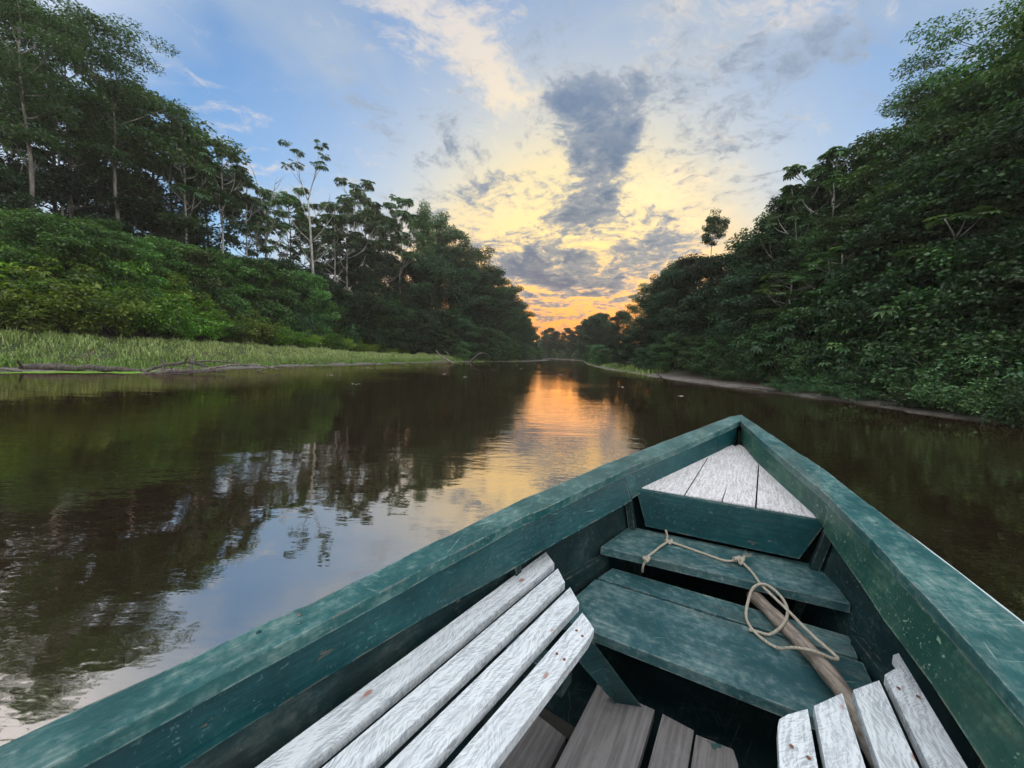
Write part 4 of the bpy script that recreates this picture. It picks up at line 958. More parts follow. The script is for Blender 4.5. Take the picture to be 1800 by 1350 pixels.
# wood beyond the bend, too far to tell its trees apart
acc = Acc()
for i in range(330):
    u = rs.uniform(0, 1); x = -150+u*330; y = 204 + rs.uniform(0, 45)
    if bank(x, y)[0][0] < 3: continue
    hgt = rs.uniform(7, 13)
    for k in range(4):
        c = np.array([x+rs.normal()*2.2, y+rs.normal()*2, hgt*(0.35+0.2*k)]); clump(acc, rs, c, 3.0, 0.75, 60, 0.95, 0.4)
tag(link('far_forest', acc.mesh('far_forest', M['leaf_forest'])), 'hazy wood closing the view beyond the river bend', 'forest', kind='stuff')
# duckweed raft by the fallen log
m, q, out = material('duckweed'); ri = q.node('ShaderNodeNewGeometry').outputs['Random Per Island']
principled(q, out, Base_Color=ramp(q, ri, [(0, (0.13, 0.30, 0.03)), (0.6, (0.23, 0.46, 0.05)), (1, (0.36, 0.58, 0.10))]), Roughness=0.5)
n = 60000; X = rs.uniform(-19.5, -13.0, n); Y = rs.uniform(11.5, 17.5, n); d, _l = bank(X, Y)
k = (d < 0.0) & (d > -1.25 - 0.5*hashn(X, Y, 1.1) - 0.25*hashn(X, Y, 4.0)) & (X < -13.6) & (hashn(X, Y, 2.1)+0.6*hashn(X+3, Y, 5.2) > -0.75); X, Y = X[k], Y[k]; n = len(X)
a = rs.uniform(0, 6.28, n); r_ = rs.uniform(0.02, 0.055, n); V = []
for j in range(5):
    th = a + j*2*np.pi/5; V.append(np.stack([X+r_*np.cos(th), Y+r_*np.sin(th), 0.006+0.012*rs.uniform(0, 1, n)], 1))
V = np.stack(V, 1).reshape(-1, 3); i = np.arange(n)*5
tag(link('duckweed', np_mesh('duckweed', V, F3=np.concatenate([np.stack([i, i+1, i+2], 1), np.stack([i, i+2, i+3], 1), np.stack([i, i+3, i+4], 1)]), mat=m)), 'bright green floating weed at the left water edge', 'water weed', kind='stuff')
# specks of foam and fallen petals drifting on the water
m, q, out = material('floating_specks'); principled(q, out, Base_Color=(0.6, 0.57, 0.5), Roughness=0.6)
acc = Acc(); spots = [(-6.5, 44), (-5.4, 43.5), (-4.6, 41), (-3.6, 39), (-2.4, 38), (-8.4, 36), (-9.5, 33.5), (-1.5, 42), (0.5, 45), (-7.2, 29), (-10.5, 27), (-4, 22), (-2.5, 20), (-9, 18), (-6, 14), (5, 17), (6.4, 13.6), (3.4, 26), (-1.6, 30), (0.8, 34)]
for x, y in spots:
    for k in range(5):
        c = np.array([x+rs.normal()*0.10, y+rs.normal()*0.10, 0.010]); th = np.linspace(0, 6.28, 7)[:-1]+rs.uniform(0, 1); rr = rs.uniform(0.02, 0.05)
        V = np.concatenate([[c+np.array([0, 0, 0.008])], c+np.stack([np.cos(th)*rr*rs.uniform(.7, 1.4, 6), np.sin(th)*rr*rs.uniform(.7, 1.3, 6), 0*th], 1)]); acc.add(V, F3=[(0, 1+j, 1+(j+1) % 6) for j in range(6)])
tag(link('floating_petals', acc.mesh('floating_petals', m)), 'pale specks of petals and foam drifting on the dark water', 'debris', kind='stuff')

# ------------------------------------------------------------------ the wooden boat (local x = starboard, y = forward from the bow tip, so aft is negative)
def grain_coords(q):
    a = q.node('ShaderNodeAttribute'); a.attribute_name = 'grain'; return a.outputs['Vector']
def paint_mat(name, deep, lighter, worn, wear=0.5, rough=0.42, scratch=0.6):
    m, q, out = material(name); co = grain_coords(q)
    oi = q.node('ShaderNodeObjectInfo').outputs['Random']; co = q.vm('ADD', co, q.vec(q.mul(oi, 17.0), q.mul(oi, 5.0), 0.0))
    fibre = q.noise(q.vm('MULTIPLY', co, (5.0, 90.0, 90.0)), 1.0, 5.0, 0.6)
    blot = q.noise(co, 4.5, 7.0, 0.68); fine = q.noise(co, 38.0, 5.0, 0.7)
    c = q.mix(q.smooth(blot, 0.32, 0.66), deep, lighter)  # random mottling between two tones of the paint
    dust = q.mul(q.smooth(q.add(q.mul(blot, 0.5), q.mul(fine, 0.5)), 0.53-0.10*wear, 0.75), wear)
    c = q.mix(dust, c, worn)
    # thin scratches: ridges of warped noise in two directions
    marks = []
    for an, fr_ in ((0.22, (4.0, 150.0, 60.0)), (-0.5, (6.0, 170.0, 70.0)), (1.2, (7.0, 190.0, 60.0))):
        rt = q.node('ShaderNodeVectorRotate', rotation_type='Z_AXIS'); q.put(rt.inputs[0], co); rt.inputs['Angle'].default_value = an
        marks.append(q.smooth(q.noise(q.vm('MULTIPLY', rt.outputs[0], fr_), 1.0, 2.0, 0.5), 0.665, 0.72))
    s1 = q.m('MAXIMUM', marks[0], marks[1]); s2 = marks[2]
    sm = q.mul(q.m('MAXIMUM', s1, s2), q.smooth(q.noise(co, 3.1, 2.0, 0.5), 0.40, 0.60), scratch)
    c = q.mix(sm, c, worn)
    chip = q.smooth(q.noise(q.vm('MULTIPLY', co, (14.0, 40.0, 40.0)), 1.0, 4.0, 0.6), 0.70, 0.74)
    c = q.mix(q.mul(chip, 0.7), c, (0.16, 0.125, 0.09))
    c = q.mix(q.smooth(fibre, 0.35, 0.66, 0.0, 0.45), c, deep)
    dirt = q.smooth(q.noise(q.vm('MULTIPLY', co, (1.6, 7.0, 5.0)), 1.0, 6.0, 0.7), 0.50, 0.72)
    c = q.mix(q.mul(dirt, 0.40*wear), c, (0.105, 0.095, 0.070))
    be = q.node('ShaderNodeBevel'); be.samples = 4; be.inputs['Radius'].default_value = 0.011
    edge = q.sub(1.0, q.vm('DOT_PRODUCT', be.outputs[0], q.node('ShaderNodeNewGeometry').outputs['Normal']))
    rub = q.mul(q.smooth(edge, 0.03, 0.22), q.smooth(q.noise(co, 26.0, 5.0, 0.7), 0.42, 0.60))
    c = q.mix(q.mul(rub, 0.9), c, worn); c = q.mix(q.mul(q.smooth(edge, 0.06, 0.25), q.smooth(q.noise(co, 13.0, 4.0, 0.7), 0.52, 0.60), 0.85), c, (0.19, 0.155, 0.12))
    h = q.add(q.mul(fibre, 0.6), q.mul(fine, 0.3), q.mul(chip, -0.5))
    principled(q, out, Base_Color=c, Roughness=q.lin(dust, 0, 1, rough, 0.75), Specular_IOR_Level=0.3, Normal=bump(q, h, 0.0035, 0.8)); return m
M['teal_dark'] = paint_mat('teal_paint', (0.003, 0.034, 0.040), (0.006, 0.062, 0.068), (0.10, 0.20, 0.19), 0.35, 0.40, 0.6)
M['teal_green'] = paint_mat('scratched_green_paint', (0.010, 0.052, 0.042), (0.024, 0.088, 0.064), (0.24, 0.34, 0.24), 0.45, 0.42, 1.0)
M['teal_cap'] = paint_mat('sun_faded_teal_paint', (0.009, 0.062, 0.065), (0.030, 0.125, 0.120), (0.27, 0.36, 0.33), 0.85, 0.40, 0.6)
M['teal_seat'] = paint_mat('trodden_teal_paint', (0.013, 0.060, 0.068), (0.040, 0.115, 0.122), (0.26, 0.34, 0.32), 0.95, 0.5, 0.5)
M['edge_pale'] = paint_mat('painted_edge_sheen', (0.36, 0.46, 0.50), (0.55, 0.65, 0.68), (0.7, 0.75, 0.76), 0.5, 0.4, 0.3)  # pale tones carry the sky sheen of the starboard edge
M['hull_inner'] = paint_mat('dull_teal_paint', (0.004, 0.018, 0.021), (0.010, 0.036, 0.039), (0.16, 0.19, 0.18), 0.45, 0.55, 0.5)
def pale_mat(name, light, dark, spots):
    m, q, out = material(name); co = grain_coords(q)
    oi = q.node('ShaderNodeObjectInfo').outputs['Random']; co = q.vm('ADD', co, q.vec(q.mul(oi, 23.0), q.mul(oi, 7.0), 0.0))
    # short curved brush-like grain figure of rough sawn, painted wood
    warp = q.vm('SCALE', q.vm('SUBTRACT', q.noise(co, 7.0, 3.0, 0.6, out=1), (0.5, 0.5, 0.5)), scale=0.05)
    cw = q.vm('ADD', co, warp)
    figs = []
    for an in (0.55, -0.45):
        rot = q.node('ShaderNodeVectorRotate', rotation_type='Z_AXIS'); q.put(rot.inputs[0], cw); rot.inputs['Angle'].default_value = an
        figs.append(q.noise(q.vm('MULTIPLY', rot.outputs[0], (40.0, 330.0, 60.0)), 1.0, 4.0, 0.6))
    pick = q.smooth(q.noise(co, 5.0, 2.0, 0.5), 0.44, 0.56)
    fig = q.add(q.mul(figs[0], pick), q.mul(figs[1], q.sub(1.0, pick)))
    long_ = q.noise(q.vm('MULTIPLY', cw, (9.0, 150.0, 60.0)), 1.0, 5.0, 0.6)
    blot = q.noise(co, 6.0, 6.0, 0.65)
    f = q.add(q.mul(fig, 0.5), q.mul(long_, 0.5))
    c = q.mix(q.smooth(f, 0.41, 0.56), dark, light)
    c = q.mix(q.mul(q.smooth(blot, 0.52, 0.68), 0.45), c, tuple(v*0.72 for v in light))
    vo = q.node('ShaderNodeTexVoronoi'); q.put(vo.inputs['Vector'], q.vm('MULTIPLY', co, (9.0, 20.0, 9.0))); vo.inputs['Scale'].default_value = 1.0
    sp = q.mul(q.smooth(vo.outputs['Distance'], 0.16, 0.09), q.smooth(q.noise(co, 9.0, 1.0, 0.5), 0.53, 0.57), spots)
    c = q.mix(sp, c, (0.30, 0.125, 0.07))
    principled(q, out, Base_Color=c, Roughness=0.38, Normal=bump(q, f, 0.0025, 0.7)); return m
m, q, out = material('rusty_iron'); M['rust'] = m; principled(q, out, Base_Color=(0.16, 0.065, 0.035), Roughness=0.8)
M['slat'] = pale_mat('weathered_white_paint', (0.64, 0.70, 0.72), (0.34, 0.38, 0.40), 0.85)
M['deck'] = pale_mat('worn_silver_paint', (0.66, 0.67, 0.68), (0.34, 0.33, 0.32), 0.3)
m, q, out = material('bare_floor_wood'); M['floor'] = m; co = grain_coords(q)
oi = q.node('ShaderNodeObjectInfo').outputs['Random']; co = q.vm('ADD', co, q.vec(q.mul(oi, 13.0), q.mul(oi, 3.0), 0.0))
fb = q.noise(q.vm('MULTIPLY', co, (4.0, 70.0, 70.0)), 1.0, 6.0, 0.65); bl = q.noise(co, 5.0, 6.0, 0.65); fi = q.noise(co, 60.0, 4.0, 0.7)
c = q.mix(q.smooth(fb, 0.38, 0.62), (0.135, 0.134, 0.133), (0.215, 0.213, 0.210)); c = q.mix(q.mul(q.smooth(bl, 0.50, 0.7), 0.5), c, (0.30, 0.29, 0.28))
c = q.mix(q.smooth(q.noise(co, 11.0, 3.0, 0.6), 0.66, 0.69), c, (0.03, 0.09, 0.085)); c = q.mix(q.mul(q.smooth(fi, 0.55, 0.7), 0.35), c, (0.12, 0.10, 0.09))
principled(q, out, Base_Color=c, Roughness=0.8, Normal=bump(q, q.add(fb, q.mul(fi, 0.4)), 0.003, 0.8))
m, q, out = material('dark_bilge'); M['bilge'] = m; co = q.node('ShaderNodeTexCoord').outputs['Object']; nb_ = q.noise(co, 12.0, 5.0, 0.6)
principled(q, out, Base_Color=q.mix(nb_, (0.018, 0.022, 0.022), (0.07, 0.065, 0.055)), Roughness=0.75, Normal=bump(q, nb_, 0.01))

BOAT = empty('wooden_boat', (1.748, 2.785, 0.0), R(-33.0))
tag(BOAT, 'teal painted wooden boat with white slatted benches, its bow pointing upriver', 'boat')
OUT_L = np.array([(0,0),(.04,-.046),(.4,-.19),(.88,-.369),(1.43,-.555),(2.04,-.712),(2.45,-.775),(2.75,-.812),(2.97,-.841),(3.27,-.88),(3.8,-.925),(4.6,-.95)])
OUT_R = np.array([(0,0),(.4,.161),(.96,.375),(1.25,.455),(1.54,.535),(1.76,.590),(1.95,.632),(2.3,.695),(2.8,.75),(3.4,.79),(4.6,.82)])
INN_L = np.array([(.20,0),(1.394,-.425),(1.916,-.560),(2.2,-.633),(2.55,-.695),(2.8,-.723),(2.97,-.745),(3.27,-.778),(3.8,-.82),(4.6,-.845)])
INN_R = np.array([(.20,0),(1.305,.345),(1.635,.415),(1.984,.475),(2.245,.510),(2.8,.565),(3.4,.61),(4.6,.64)])
def zg(s): return 0.72 + 0.23*max(0.0, 1-s/2.9)**1.6
def curve(P, s): return float(np.interp(s, P[:, 0], P[:, 1]))
def set_grain(me, d, origin=(0, 0)):
    """per-vertex coordinates along and across the board for the wood textures"""
    n = len(me.vertices); co = np.zeros(n*3, np.float32); me.vertices.foreach_get('co', co); co = co.reshape(-1, 3)
    d = np.array([d[0], d[1], 0.0], float); d = d/np.linalg.norm(d); a = co @ d; b = co @ np.array([-d[1], d[0], 0])
    at_ = me.attributes.new('grain', 'FLOAT_VECTOR', 'POINT'); at_.data.foreach_set('vector', np.stack([a, b, co[:, 2]], 1).astype(np.float32).ravel())
def from_bm(name, bm, mat, parent, d, bev=0.0, seg=2):
    if bev:
        ed = [e for e in bm.edges if len(e.link_faces) == 2 and e.calc_face_angle(0) > 0.5]
        bmesh.ops.bevel(bm, geom=ed, offset=bev, segments=seg, affect='EDGES', profile=0.6, clamp_overlap=True)
    bmesh.ops.recalc_face_normals(bm, faces=bm.faces)
    me = bpy.data.meshes.new(name); bm.to_mesh(me); bm.free(); me.materials.append(mat); set_grain(me, d); return link(name, me, parent)
def board(name, poly, z, th, mat, parent, d, bev=0.004):
    """flat board: outline poly in plan, top at z (number or one per corner), thickness th"""
    bm = bmesh.new(); zz = z if isinstance(z, (list, tuple)) else [z]*len(poly); n = len(poly)
    t = [bm.verts.new((p[0], p[1], k)) for p, k in zip(poly, zz)]; b = [bm.verts.new((p[0], p[1], k-th)) for p, k in zip(poly, zz)]
    bm.faces.new(t); bm.faces.new(b[::-1])
    for i in range(n): bm.faces.new((t[i], b[i], b[(i+1) % n], t[(i+1) % n]))
    return from_bm(name, bm, mat, parent, d, bev)
jr = random.Random(4)
def strip(name, stations, mat, parent, d, bev=0.004):
    """closed loft: each station is a ring of corner points"""
    bm = bmesh.new(); rings = [[bm.verts.new(p) for p in st_] for st_ in stations]; k = len(rings[0])
    for a, b in zip(rings[:-1], rings[1:]):
        for i in range(k): bm.faces.new((a[i], a[(i+1) % k], b[(i+1) % k], b[i]))
    bm.faces.new(rings[0][::-1]); bm.faces.new(rings[-1])
    return from_bm(name, bm, mat, parent, d, bev)
# hull: outer and inner planking in one shell
def side_at(P, s, z, inset): 
    t = abs(curve(P, s)); k = max(0.004, t - inset - 0.20*(zg(s)-z)*min(1.0, t/0.25)); return k
SS = [0.0, 0.03, 0.08, 0.16, 0.28] + [0.45+0.2*i for i in range(21)]
ZF = [1.0, 0.75, 0.5, 0.25, 0.0]
bm = bmesh.new(); grid = []
for s in SS:
    zt = zg(s)-0.03; row_ = []
    for P, sg in ((OUT_L, -1), (OUT_R, 1)):
        outer = [(sg*side_at(P, s, -0.2+(zt+0.2)*f, 0.012), -s-0.22*(1-f)*max(0, 1-s/1.2), -0.2+(zt+0.2)*f) for f in ZF]
        s2 = max(s, 0.10); inner = [(sg*max(0.0, side_at(P, s2, 0.06+(zt-0.06)*f, 0.045)), -s2-0.10*(1-f)*max(0, 1-s/1.2), 0.06+(zt-0.06)*f) for f in ZF]
        row_.append((outer, inner))
    L_, R_ = row_
    ring = L_[0][::-1] + [((L_[0][0][0]+L_[1][0][0])/2, -max(s, .1), L_[0][0][2])]*0 + L_[1] + R_[1][::-1] + R_[0]
    grid.append([bm.verts.new(p) for p in ring])
for a, b in zip(grid[:-1], grid[1:]):
    k = len(a)
    for i in range(k): bm.faces.new((a[i], a[(i+1) % k], b[(i+1) % k], b[i]))
bm.faces.new(grid[0]); bm.faces.new(grid[-1][::-1])
from_bm('hull', bm, M['hull_inner'], BOAT, (0, 1))
# gunwale caps
def cap(P, Q, s0, s1, name='gunwale'):
    st_ = []; n = max(4, int((s1-s0)/0.09))
    for i in range(n+1):
        s = s0+(s1-s0)*i/n; so = s; si = max(s, 0.20) if s0 < 0.1 else s
        if s0 < 0.1: si = 0.20 + (s1-0.20)*i/n
        zo, zi = zg(so), zg(si); o = curve(P, so) + jr.uniform(-1, 1)*0.0022; q_ = curve(Q, si) + jr.uniform(-1, 1)*0.0022; w = jr.uniform(-1, 1)*0.0012
        st_.append([(o, -so, zo+w), (q_, -si, zi+w+0.002), (q_, -si, zi-0.032), (o, -so, zo-0.034)])
    d = (curve(P, s1)-curve(P, s0), -(s1-s0)); return strip(name, st_, M['teal_cap'], BOAT, d, 0.005)
cap(OUT_L, INN_L, 0.0, 4.55); cap(OUT_R, INN_R, 0.0, 4.55)
# rubbing strake outside, under the caps
for P, sg in ((OUT_L, -1), (OUT_R, 1)):
    st_ = []
    for i in range(30):
        s = 0.05+4.4*i/29; o = curve(P, s)
        st_.append([(o-sg*0.004, -s, zg(s)-0.036), (o-sg*0.024, -s, zg(s)-0.036), (o-sg*0.030, -s, zg(s)-0.10), (o-sg*0.012, -s, zg(s)-0.10)])
    strip('rubbing_strake', st_, M['teal_dark'], BOAT, (curve(P, 4)-curve(P, 0.1), -3.9), 0.003)
# pale edging outside the starboard cap, sky reflection put into its colour
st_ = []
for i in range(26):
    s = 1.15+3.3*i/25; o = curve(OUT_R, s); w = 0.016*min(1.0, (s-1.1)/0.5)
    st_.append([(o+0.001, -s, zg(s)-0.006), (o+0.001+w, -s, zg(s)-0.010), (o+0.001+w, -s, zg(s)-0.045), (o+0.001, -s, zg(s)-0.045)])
strip('edge_sheen_strip', st_, M['edge_pale'], BOAT, (0.1, -1), 0.003)
# inner side boards below the caps (foot of each board from the photograph's line)
FOOT_L = np.array([(.20,-.004),(.30,-.030),(.67,-.150),(1.36,-.376),(1.44,-.395),(2.04,-.563),(2.24,-.604),(2.56,-.69),(2.8,-.733),(2.99,-.76),(3.4,-.80),(4.6,-.86)])
FOOT_R = np.array([(.20,.004),(.30,.026),(.64,.119),(1.25,.332),(1.30,.340),(1.687,.402),(1.885,.425),(1.978,.449),(2.108,.465),(2.25,.478),(2.8,.54),(3.4,.585),(4.6,.62)])
def side_board(Q, Ft, s0, s1, sg, mat, drop, lip=0.006):
    st_ = []; n = max(4, int((s1-s0)/0.1))
    for i in range(n+1):
        s = s0+(s1-s0)*i/n; a = curve(Q, s) + sg*lip; b = curve(Ft, s)
        b = sg*max(abs(b), 0.01); zt = zg(s)-0.0335; zb = zg(s)-drop
        st_.append([(a, -s, zt), (b, -s-0.004, zb), (b+sg*0.024, -s-0.004, zb), (a+sg*0.024, -s, zt)])
    strip('side_board', st_, mat, BOAT, (curve(Q, s1)-curve(Q, s0), -(s1-s0)), 0.003)
side_board(INN_L, FOOT_L, 0.225, 1.46, -1, M['teal_dark'], 0.135); side_board(INN_L, FOOT_L, 1.464, 4.5, -1, M['teal_dark'], 0.145, 0.008)
side_board(INN_R, FOOT_R, 0.225, 1.32, 1, M['teal_green'], 0.130); side_board(INN_R, FOOT_R, 1.324, 4.5, 1, M['teal_green'], 0.145, 0.002)
# foredeck planks, rising with the sheer; the middle one has split at its end
def dk(P, dz=0.0): return [0.7975 - 0.0134*x + 0.084*y + dz for x, y in P]
for P_, dz_, d_ in (([(-.015,-.345),(-.150,-.70),(-.190,-1.331),(-.398,-1.366),(-.398,-1.33),(-.175,-.69),(-.03,-.31)], 0.0, (0.05, 1)),
                    ([(.01,-.285),(.04,-.33),(.117,-.66),(.104,-1.280),(-.024,-1.3035),(-.016,-1.06),(-.031,-1.3045),(-.182,-1.3285),(-.143,-.68),(-.012,-.33)], 0.0015, (0.02, 1)),
                    ([(.045,-.31),(.140,-.64),(.352,-1.22),(.352,-1.248),(.111,-1.2785),(.123,-.665),(.047,-.345)], -0.0005, (-0.05, 1))):
    board('deck_plank', P_, dk(P_, dz_), 0.026, M['deck'], BOAT, d_, 0.0025 if len(P_) < 9 else 0.0)
# panel under the foredeck, with a rib each side
bm = bmesh.new()
pts = [(-.402, -1.394, .686), (.360, -1.272, .684), (.278, -1.300, .505), (-.345, -1.392, .505)]
f = [bm.verts.new(p) for p in pts]; k = [bm.verts.new((p[0]-.004, p[1]+.024, p[2])) for p in pts]
bm.faces.new(f); bm.faces.new(k[::-1])
for i in range(4): bm.faces.new((f[i], k[i], k[(i+1) % 4], f[(i+1) % 4]))
from_bm('bow_panel', bm, M['teal_dark'], BOAT, (1, 0.16), 0.003)
def rib(P, s, sg, w=0.035):
    st_ = []
    for f_ in (1.0, 0.75, 0.5, 0.25, 0.0):
        z = 0.07+(zg(s)-0.14)*f_; t = side_at(P, s, z, 0.05)
        st_.append([(sg*t, -s, z), (sg*t, -s-w, z), (sg*(t-0.032), -s-w, z), (sg*(t-0.032), -s, z)])
    strip('rib', st_, M['hull_inner'], BOAT, (0.01, 0.01), 0.003)
for s in (1.38, 2.16): rib(OUT_L, s, -1)
for s in (1.28, 2.10): rib(OUT_R, s, 1)
# stringers that carry the cross boards
for P, sg in ((OUT_L, -1), (OUT_R, 1)):
    st_ = []
    for i in range(12):
        s = 1.62+1.9*i/11; t = side_at(P, s, 0.40, 0.047); st_.append([(sg*t, -s, .425), (sg*(t-.028), -s, .425), (sg*(t-.03), -s, .345), (sg*t, -s, .345)])
    strip('stringer', st_, M['hull_inner'], BOAT, (0.1, -1), 0.003)
# cross boards
board('cross_board', [(-.425,-1.389),(-.475,-1.682),(.412,-1.518),(.363,-1.251)], 0.48, 0.034, M['teal_seat'], BOAT, (1, 0.17), 0.004)
board('cross_board', [(-.42,-1.665),(-.448,-1.777),(.41,-1.690),(.405,-1.575)], 0.39, 0.030, M['teal_seat'], BOAT, (1, 0.09), 0.003)
board('cross_board', [(-.455,-1.790),(-.50,-2.105),(.44,-2.020),(.42,-1.702)], 0.388, 0.034, M['teal_seat'], BOAT, (1, 0.09), 0.004)
# bottom boards
board('floor_plank', [(-.327,-2.086),(-.138,-2.067),(-.150,-4.3),(-.36,-4.3)], 0.20, 0.032, M['floor'], BOAT, (0, 1), 0.004)
board('floor_plank', [(-.113,-2.070),(-.021,-2.070),(-.028,-4.3),(-.128,-4.3)], 0.203, 0.032, M['floor'], BOAT, (0, 1), 0.004)
board('floor_plank', [(-.014,-2.076),(.084,-2.060),(.098,-2.10),(.12,-4.3),(-.020,-4.3)], 0.199, 0.032, M['floor'], BOAT, (0, 1), 0.004)
board('floor_plank', [(-.55,-2.22),(-.372,-2.24),(-.385,-4.3),(-.58,-4.3)], 0.11, 0.03, M['floor'], BOAT, (0, 1), 0.004)
board('floor_plank', [(.13,-2.09),(.33,-2.07),(.36,-4.3),(.15,-4.3)], 0.12, 0.03, M['floor'], BOAT, (0, 1), 0.004)
for y0 in (-2.17, -2.75, -3.4): board('floor_bearer', [(-.62, y0), (.55, y0), (.55, y0-.05), (-.62, y0-.05)], 0.085 if y0 > -2.2 else 0.086, 0.03, M['bilge'], BOAT, (1, 0), 0.003)
# benches: a frame each, with the slats on it
def bench(bearers, slats, legs):
    bm = bmesh.new()
    for (poly, z0, z1) in bearers + legs:
        t = [bm.verts.new((p[0], p[1], z1)) for p in poly]; b = [bm.verts.new((p[0], p[1], z0)) for p in poly]; n = len(poly)
        bm.faces.new(t); bm.faces.new(b[::-1])
        for i in range(n): bm.faces.new((t[i], b[i], b[(i+1) % n], t[(i+1) % n]))
    fr = from_bm('bench', bm, M['hull_inner'], BOAT, (1, 0), 0.0)
    for poly in slats: board('slat', poly, 0.55+jr.uniform(-.0015, .0015), 0.026, M['slat'], fr, (0.07, 1), 0.004)
    for poly in slats:
        (x0, y0), (x1, y1) = poly[0], poly[-1 if len(poly) < 5 else 1]
        for yy in (min(p[1] for p in poly[:3])-0.045, -2.43+0.03*jr.uniform(-1, 1), -3.23):
            if yy < min(p[1] for p in poly[:3])-0.03:
                xs = []
                n_ = len(poly)
                for i in range(n_):
                    (xa, ya), (xb, yb) = poly[i], poly[(i+1) % n_]
                    if (ya-yy)*(yb-yy) < 0: xs.append(xa+(xb-xa)*(yy-ya)/(yb-ya))
                if len(xs) >= 2:
                    for u in (0.28, 0.72):
                        bm = bmesh.new(); bmesh.ops.create_cone(bm, cap_ends=True, segments=8, radius1=0.0042, radius2=0.0034, depth=0.0016, matrix=Matrix.Translation((min(xs)+(max(xs)-min(xs))*(u+jr.uniform(-.08, .08)), yy+jr.uniform(-.01, .01), 0.5522)))
                        from_bm('nail_head', bm, M['rust'], fr, (0, 1))
    return fr
def lx(x0, y0, y): return x0 + 0.082*(y+2.3)
def lslat(a, b, ya, yb, yc=None):
    front = [(lx(a, 0, ya), ya), (lx(b, 0, yb), yb)] if yc is None else [(lx(a, 0, ya), ya)] + [(lx(b, 0, ya)-0.030, ya-0.026), (lx(b, 0, ya)-0.010, ya-0.045), (lx(b, 0, yb), yb)]
    return [front[0]] + front[1:] + [(lx(b, 0, -4.3), -4.3), (lx(a, 0, -4.3), -4.3)]
bench([([(-.66,-2.40),(-.30,-2.40),(-.30,-2.46),(-.66,-2.46)], .47, .523), ([(-.72,-3.2),(-.37,-3.2),(-.37,-3.26),(-.72,-3.26)], .47, .523), ([(-.60,-2.44),(-.56,-2.44),(-.60,-3.22),(-.64,-3.22)], .475, .52)],
      [lslat(-.628,-.557,-1.985,-2.04), lslat(-.530,-.466,-2.062,-2.125), lslat(-.438,-.374,-2.140,-2.200), lslat(-.346,-.281,-2.235,-2.33, 1)],
      [([(-.60,-2.41),(-.55,-2.41),(-.55,-2.45),(-.60,-2.45)], .09, .47), ([(-.42,-3.21),(-.37,-3.21),(-.37,-3.25),(-.42,-3.25)], .09, .47)])
bench([([(.165,-2.39),(.62,-2.20),(.62,-2.255),(.165,-2.45)], .47, .523), ([(.12,-3.2),(.62,-3.2),(.62,-3.26),(.12,-3.26)], .47, .523), ([(.44,-2.29),(.48,-2.28),(.54,-3.22),(.50,-3.22)], .475, .52)],
      [[(.154,-2.322),(.158,-2.298),(.175,-2.272),(.215,-2.228),(.246,-4.3),(.13,-4.3)], [(.228,-2.212),(.291,-2.127),(.36,-4.3),(.262,-4.3)],
       [(.316,-2.098),(.379,-2.020),(.47,-4.3),(.376,-4.3)], [(.397,-1.985),(.442,-1.918),(.436,-1.880),(.452,-1.860),(.60,-4.3),(.486,-4.3)]],
      [([(.17,-2.40),(.21,-2.385),(.21,-2.425),(.17,-2.44)], .12, .47), ([(.14,-3.21),(.19,-3.21),(.19,-3.25),(.14,-3.25)], .12, .47)])
# plank that braces the left bench against the floor
bm = bmesh.new(); pa = [(-.286,-2.29,.522), (-.335,-2.36,.522), (-.245,-2.10,.17), (-.165,-2.062,.17)]
f = [bm.verts.new(p) for p in pa]; k = [bm.verts.new((p[0]-.022, p[1]+.012, p[2])) for p in pa]; bm.faces.new(f); bm.faces.new(k[::-1])
for i in range(4): bm.faces.new((f[i], k[i], k[(i+1) % 4], f[(i+1) % 4]))
from_bm('bench_brace', bm, M['teal_dark'], BOAT, (0.5, 1), 0.003)
# nail heads on the caps and boards
nails = [(-.80,-2.86,zg(2.86)), (-.775,-2.875,zg(2.88)), (-.815,-2.94,zg(2.94)), (-.50,-1.5,zg(1.5)), (.46,-1.5,zg(1.5))]
for x, y, z in nails:
    bm = bmesh.new(); bmesh.ops.create_cone(bm, cap_ends=True, segments=8, radius1=0.0055, radius2=0.004, depth=0.003, matrix=Matrix.Translation((x, y, z+0.003))); from_bm('nail_head', bm, M['teal_dark'], BOAT, (0, 1))

# ------------------------------------------------------------------ oar and rope lying in the boat
BW = Matrix.Translation((1.748, 2.785, 0.0)) @ Matrix.Rotation(R(-33.0), 4, 'Z')
def bw(p): return np.array(BW @ Vector(p))
def smooth_path(P, k=8):
    P = np.asarray(P, float); out_ = []
    for i in range(len(P)-1):
        p0, p1, p2, p3 = P[max(i-1, 0)], P[i], P[i+1], P[min(i+2, len(P)-1)]
        for t in np.linspace(0, 1, k, endpoint=False):
            out_.append(0.5*((2*p1) + (-p0+p2)*t + (2*p0-5*p1+4*p2-p3)*t*t + (-p0+3*p1-3*p2+p3)*t**3))
    out_.append(P[-1]); return np.array(out_)
m, q, out = material('oar_wood'); co = q.node('ShaderNodeTexCoord').outputs['Object']; fb = q.noise(q.vm('MULTIPLY', co, (60, 8, 60)), 1.0, 5.0, 0.65)
principled(q, out, Base_Color=q.mix(q.smooth(fb, 0.36, 0.62), (0.11, 0.092, 0.072), (0.29, 0.25, 0.205)), Roughness=0.6, Normal=bump(q, fb, 0.004))
pa = smooth_path([bw(p) for p in [(.115,-1.545,.413), (.204,-1.687,.419), (.285,-1.83,.424), (.338,-1.96,.427), (.365,-2.10,.425), (.41,-2.5,.41), (.46,-3.1,.38)]], 5)
ac = Acc(); n = len(pa); rr = 0.0245 + 0.002*np.sin(np.arange(n)*1.7); tube(ac, pa, rr, 12)
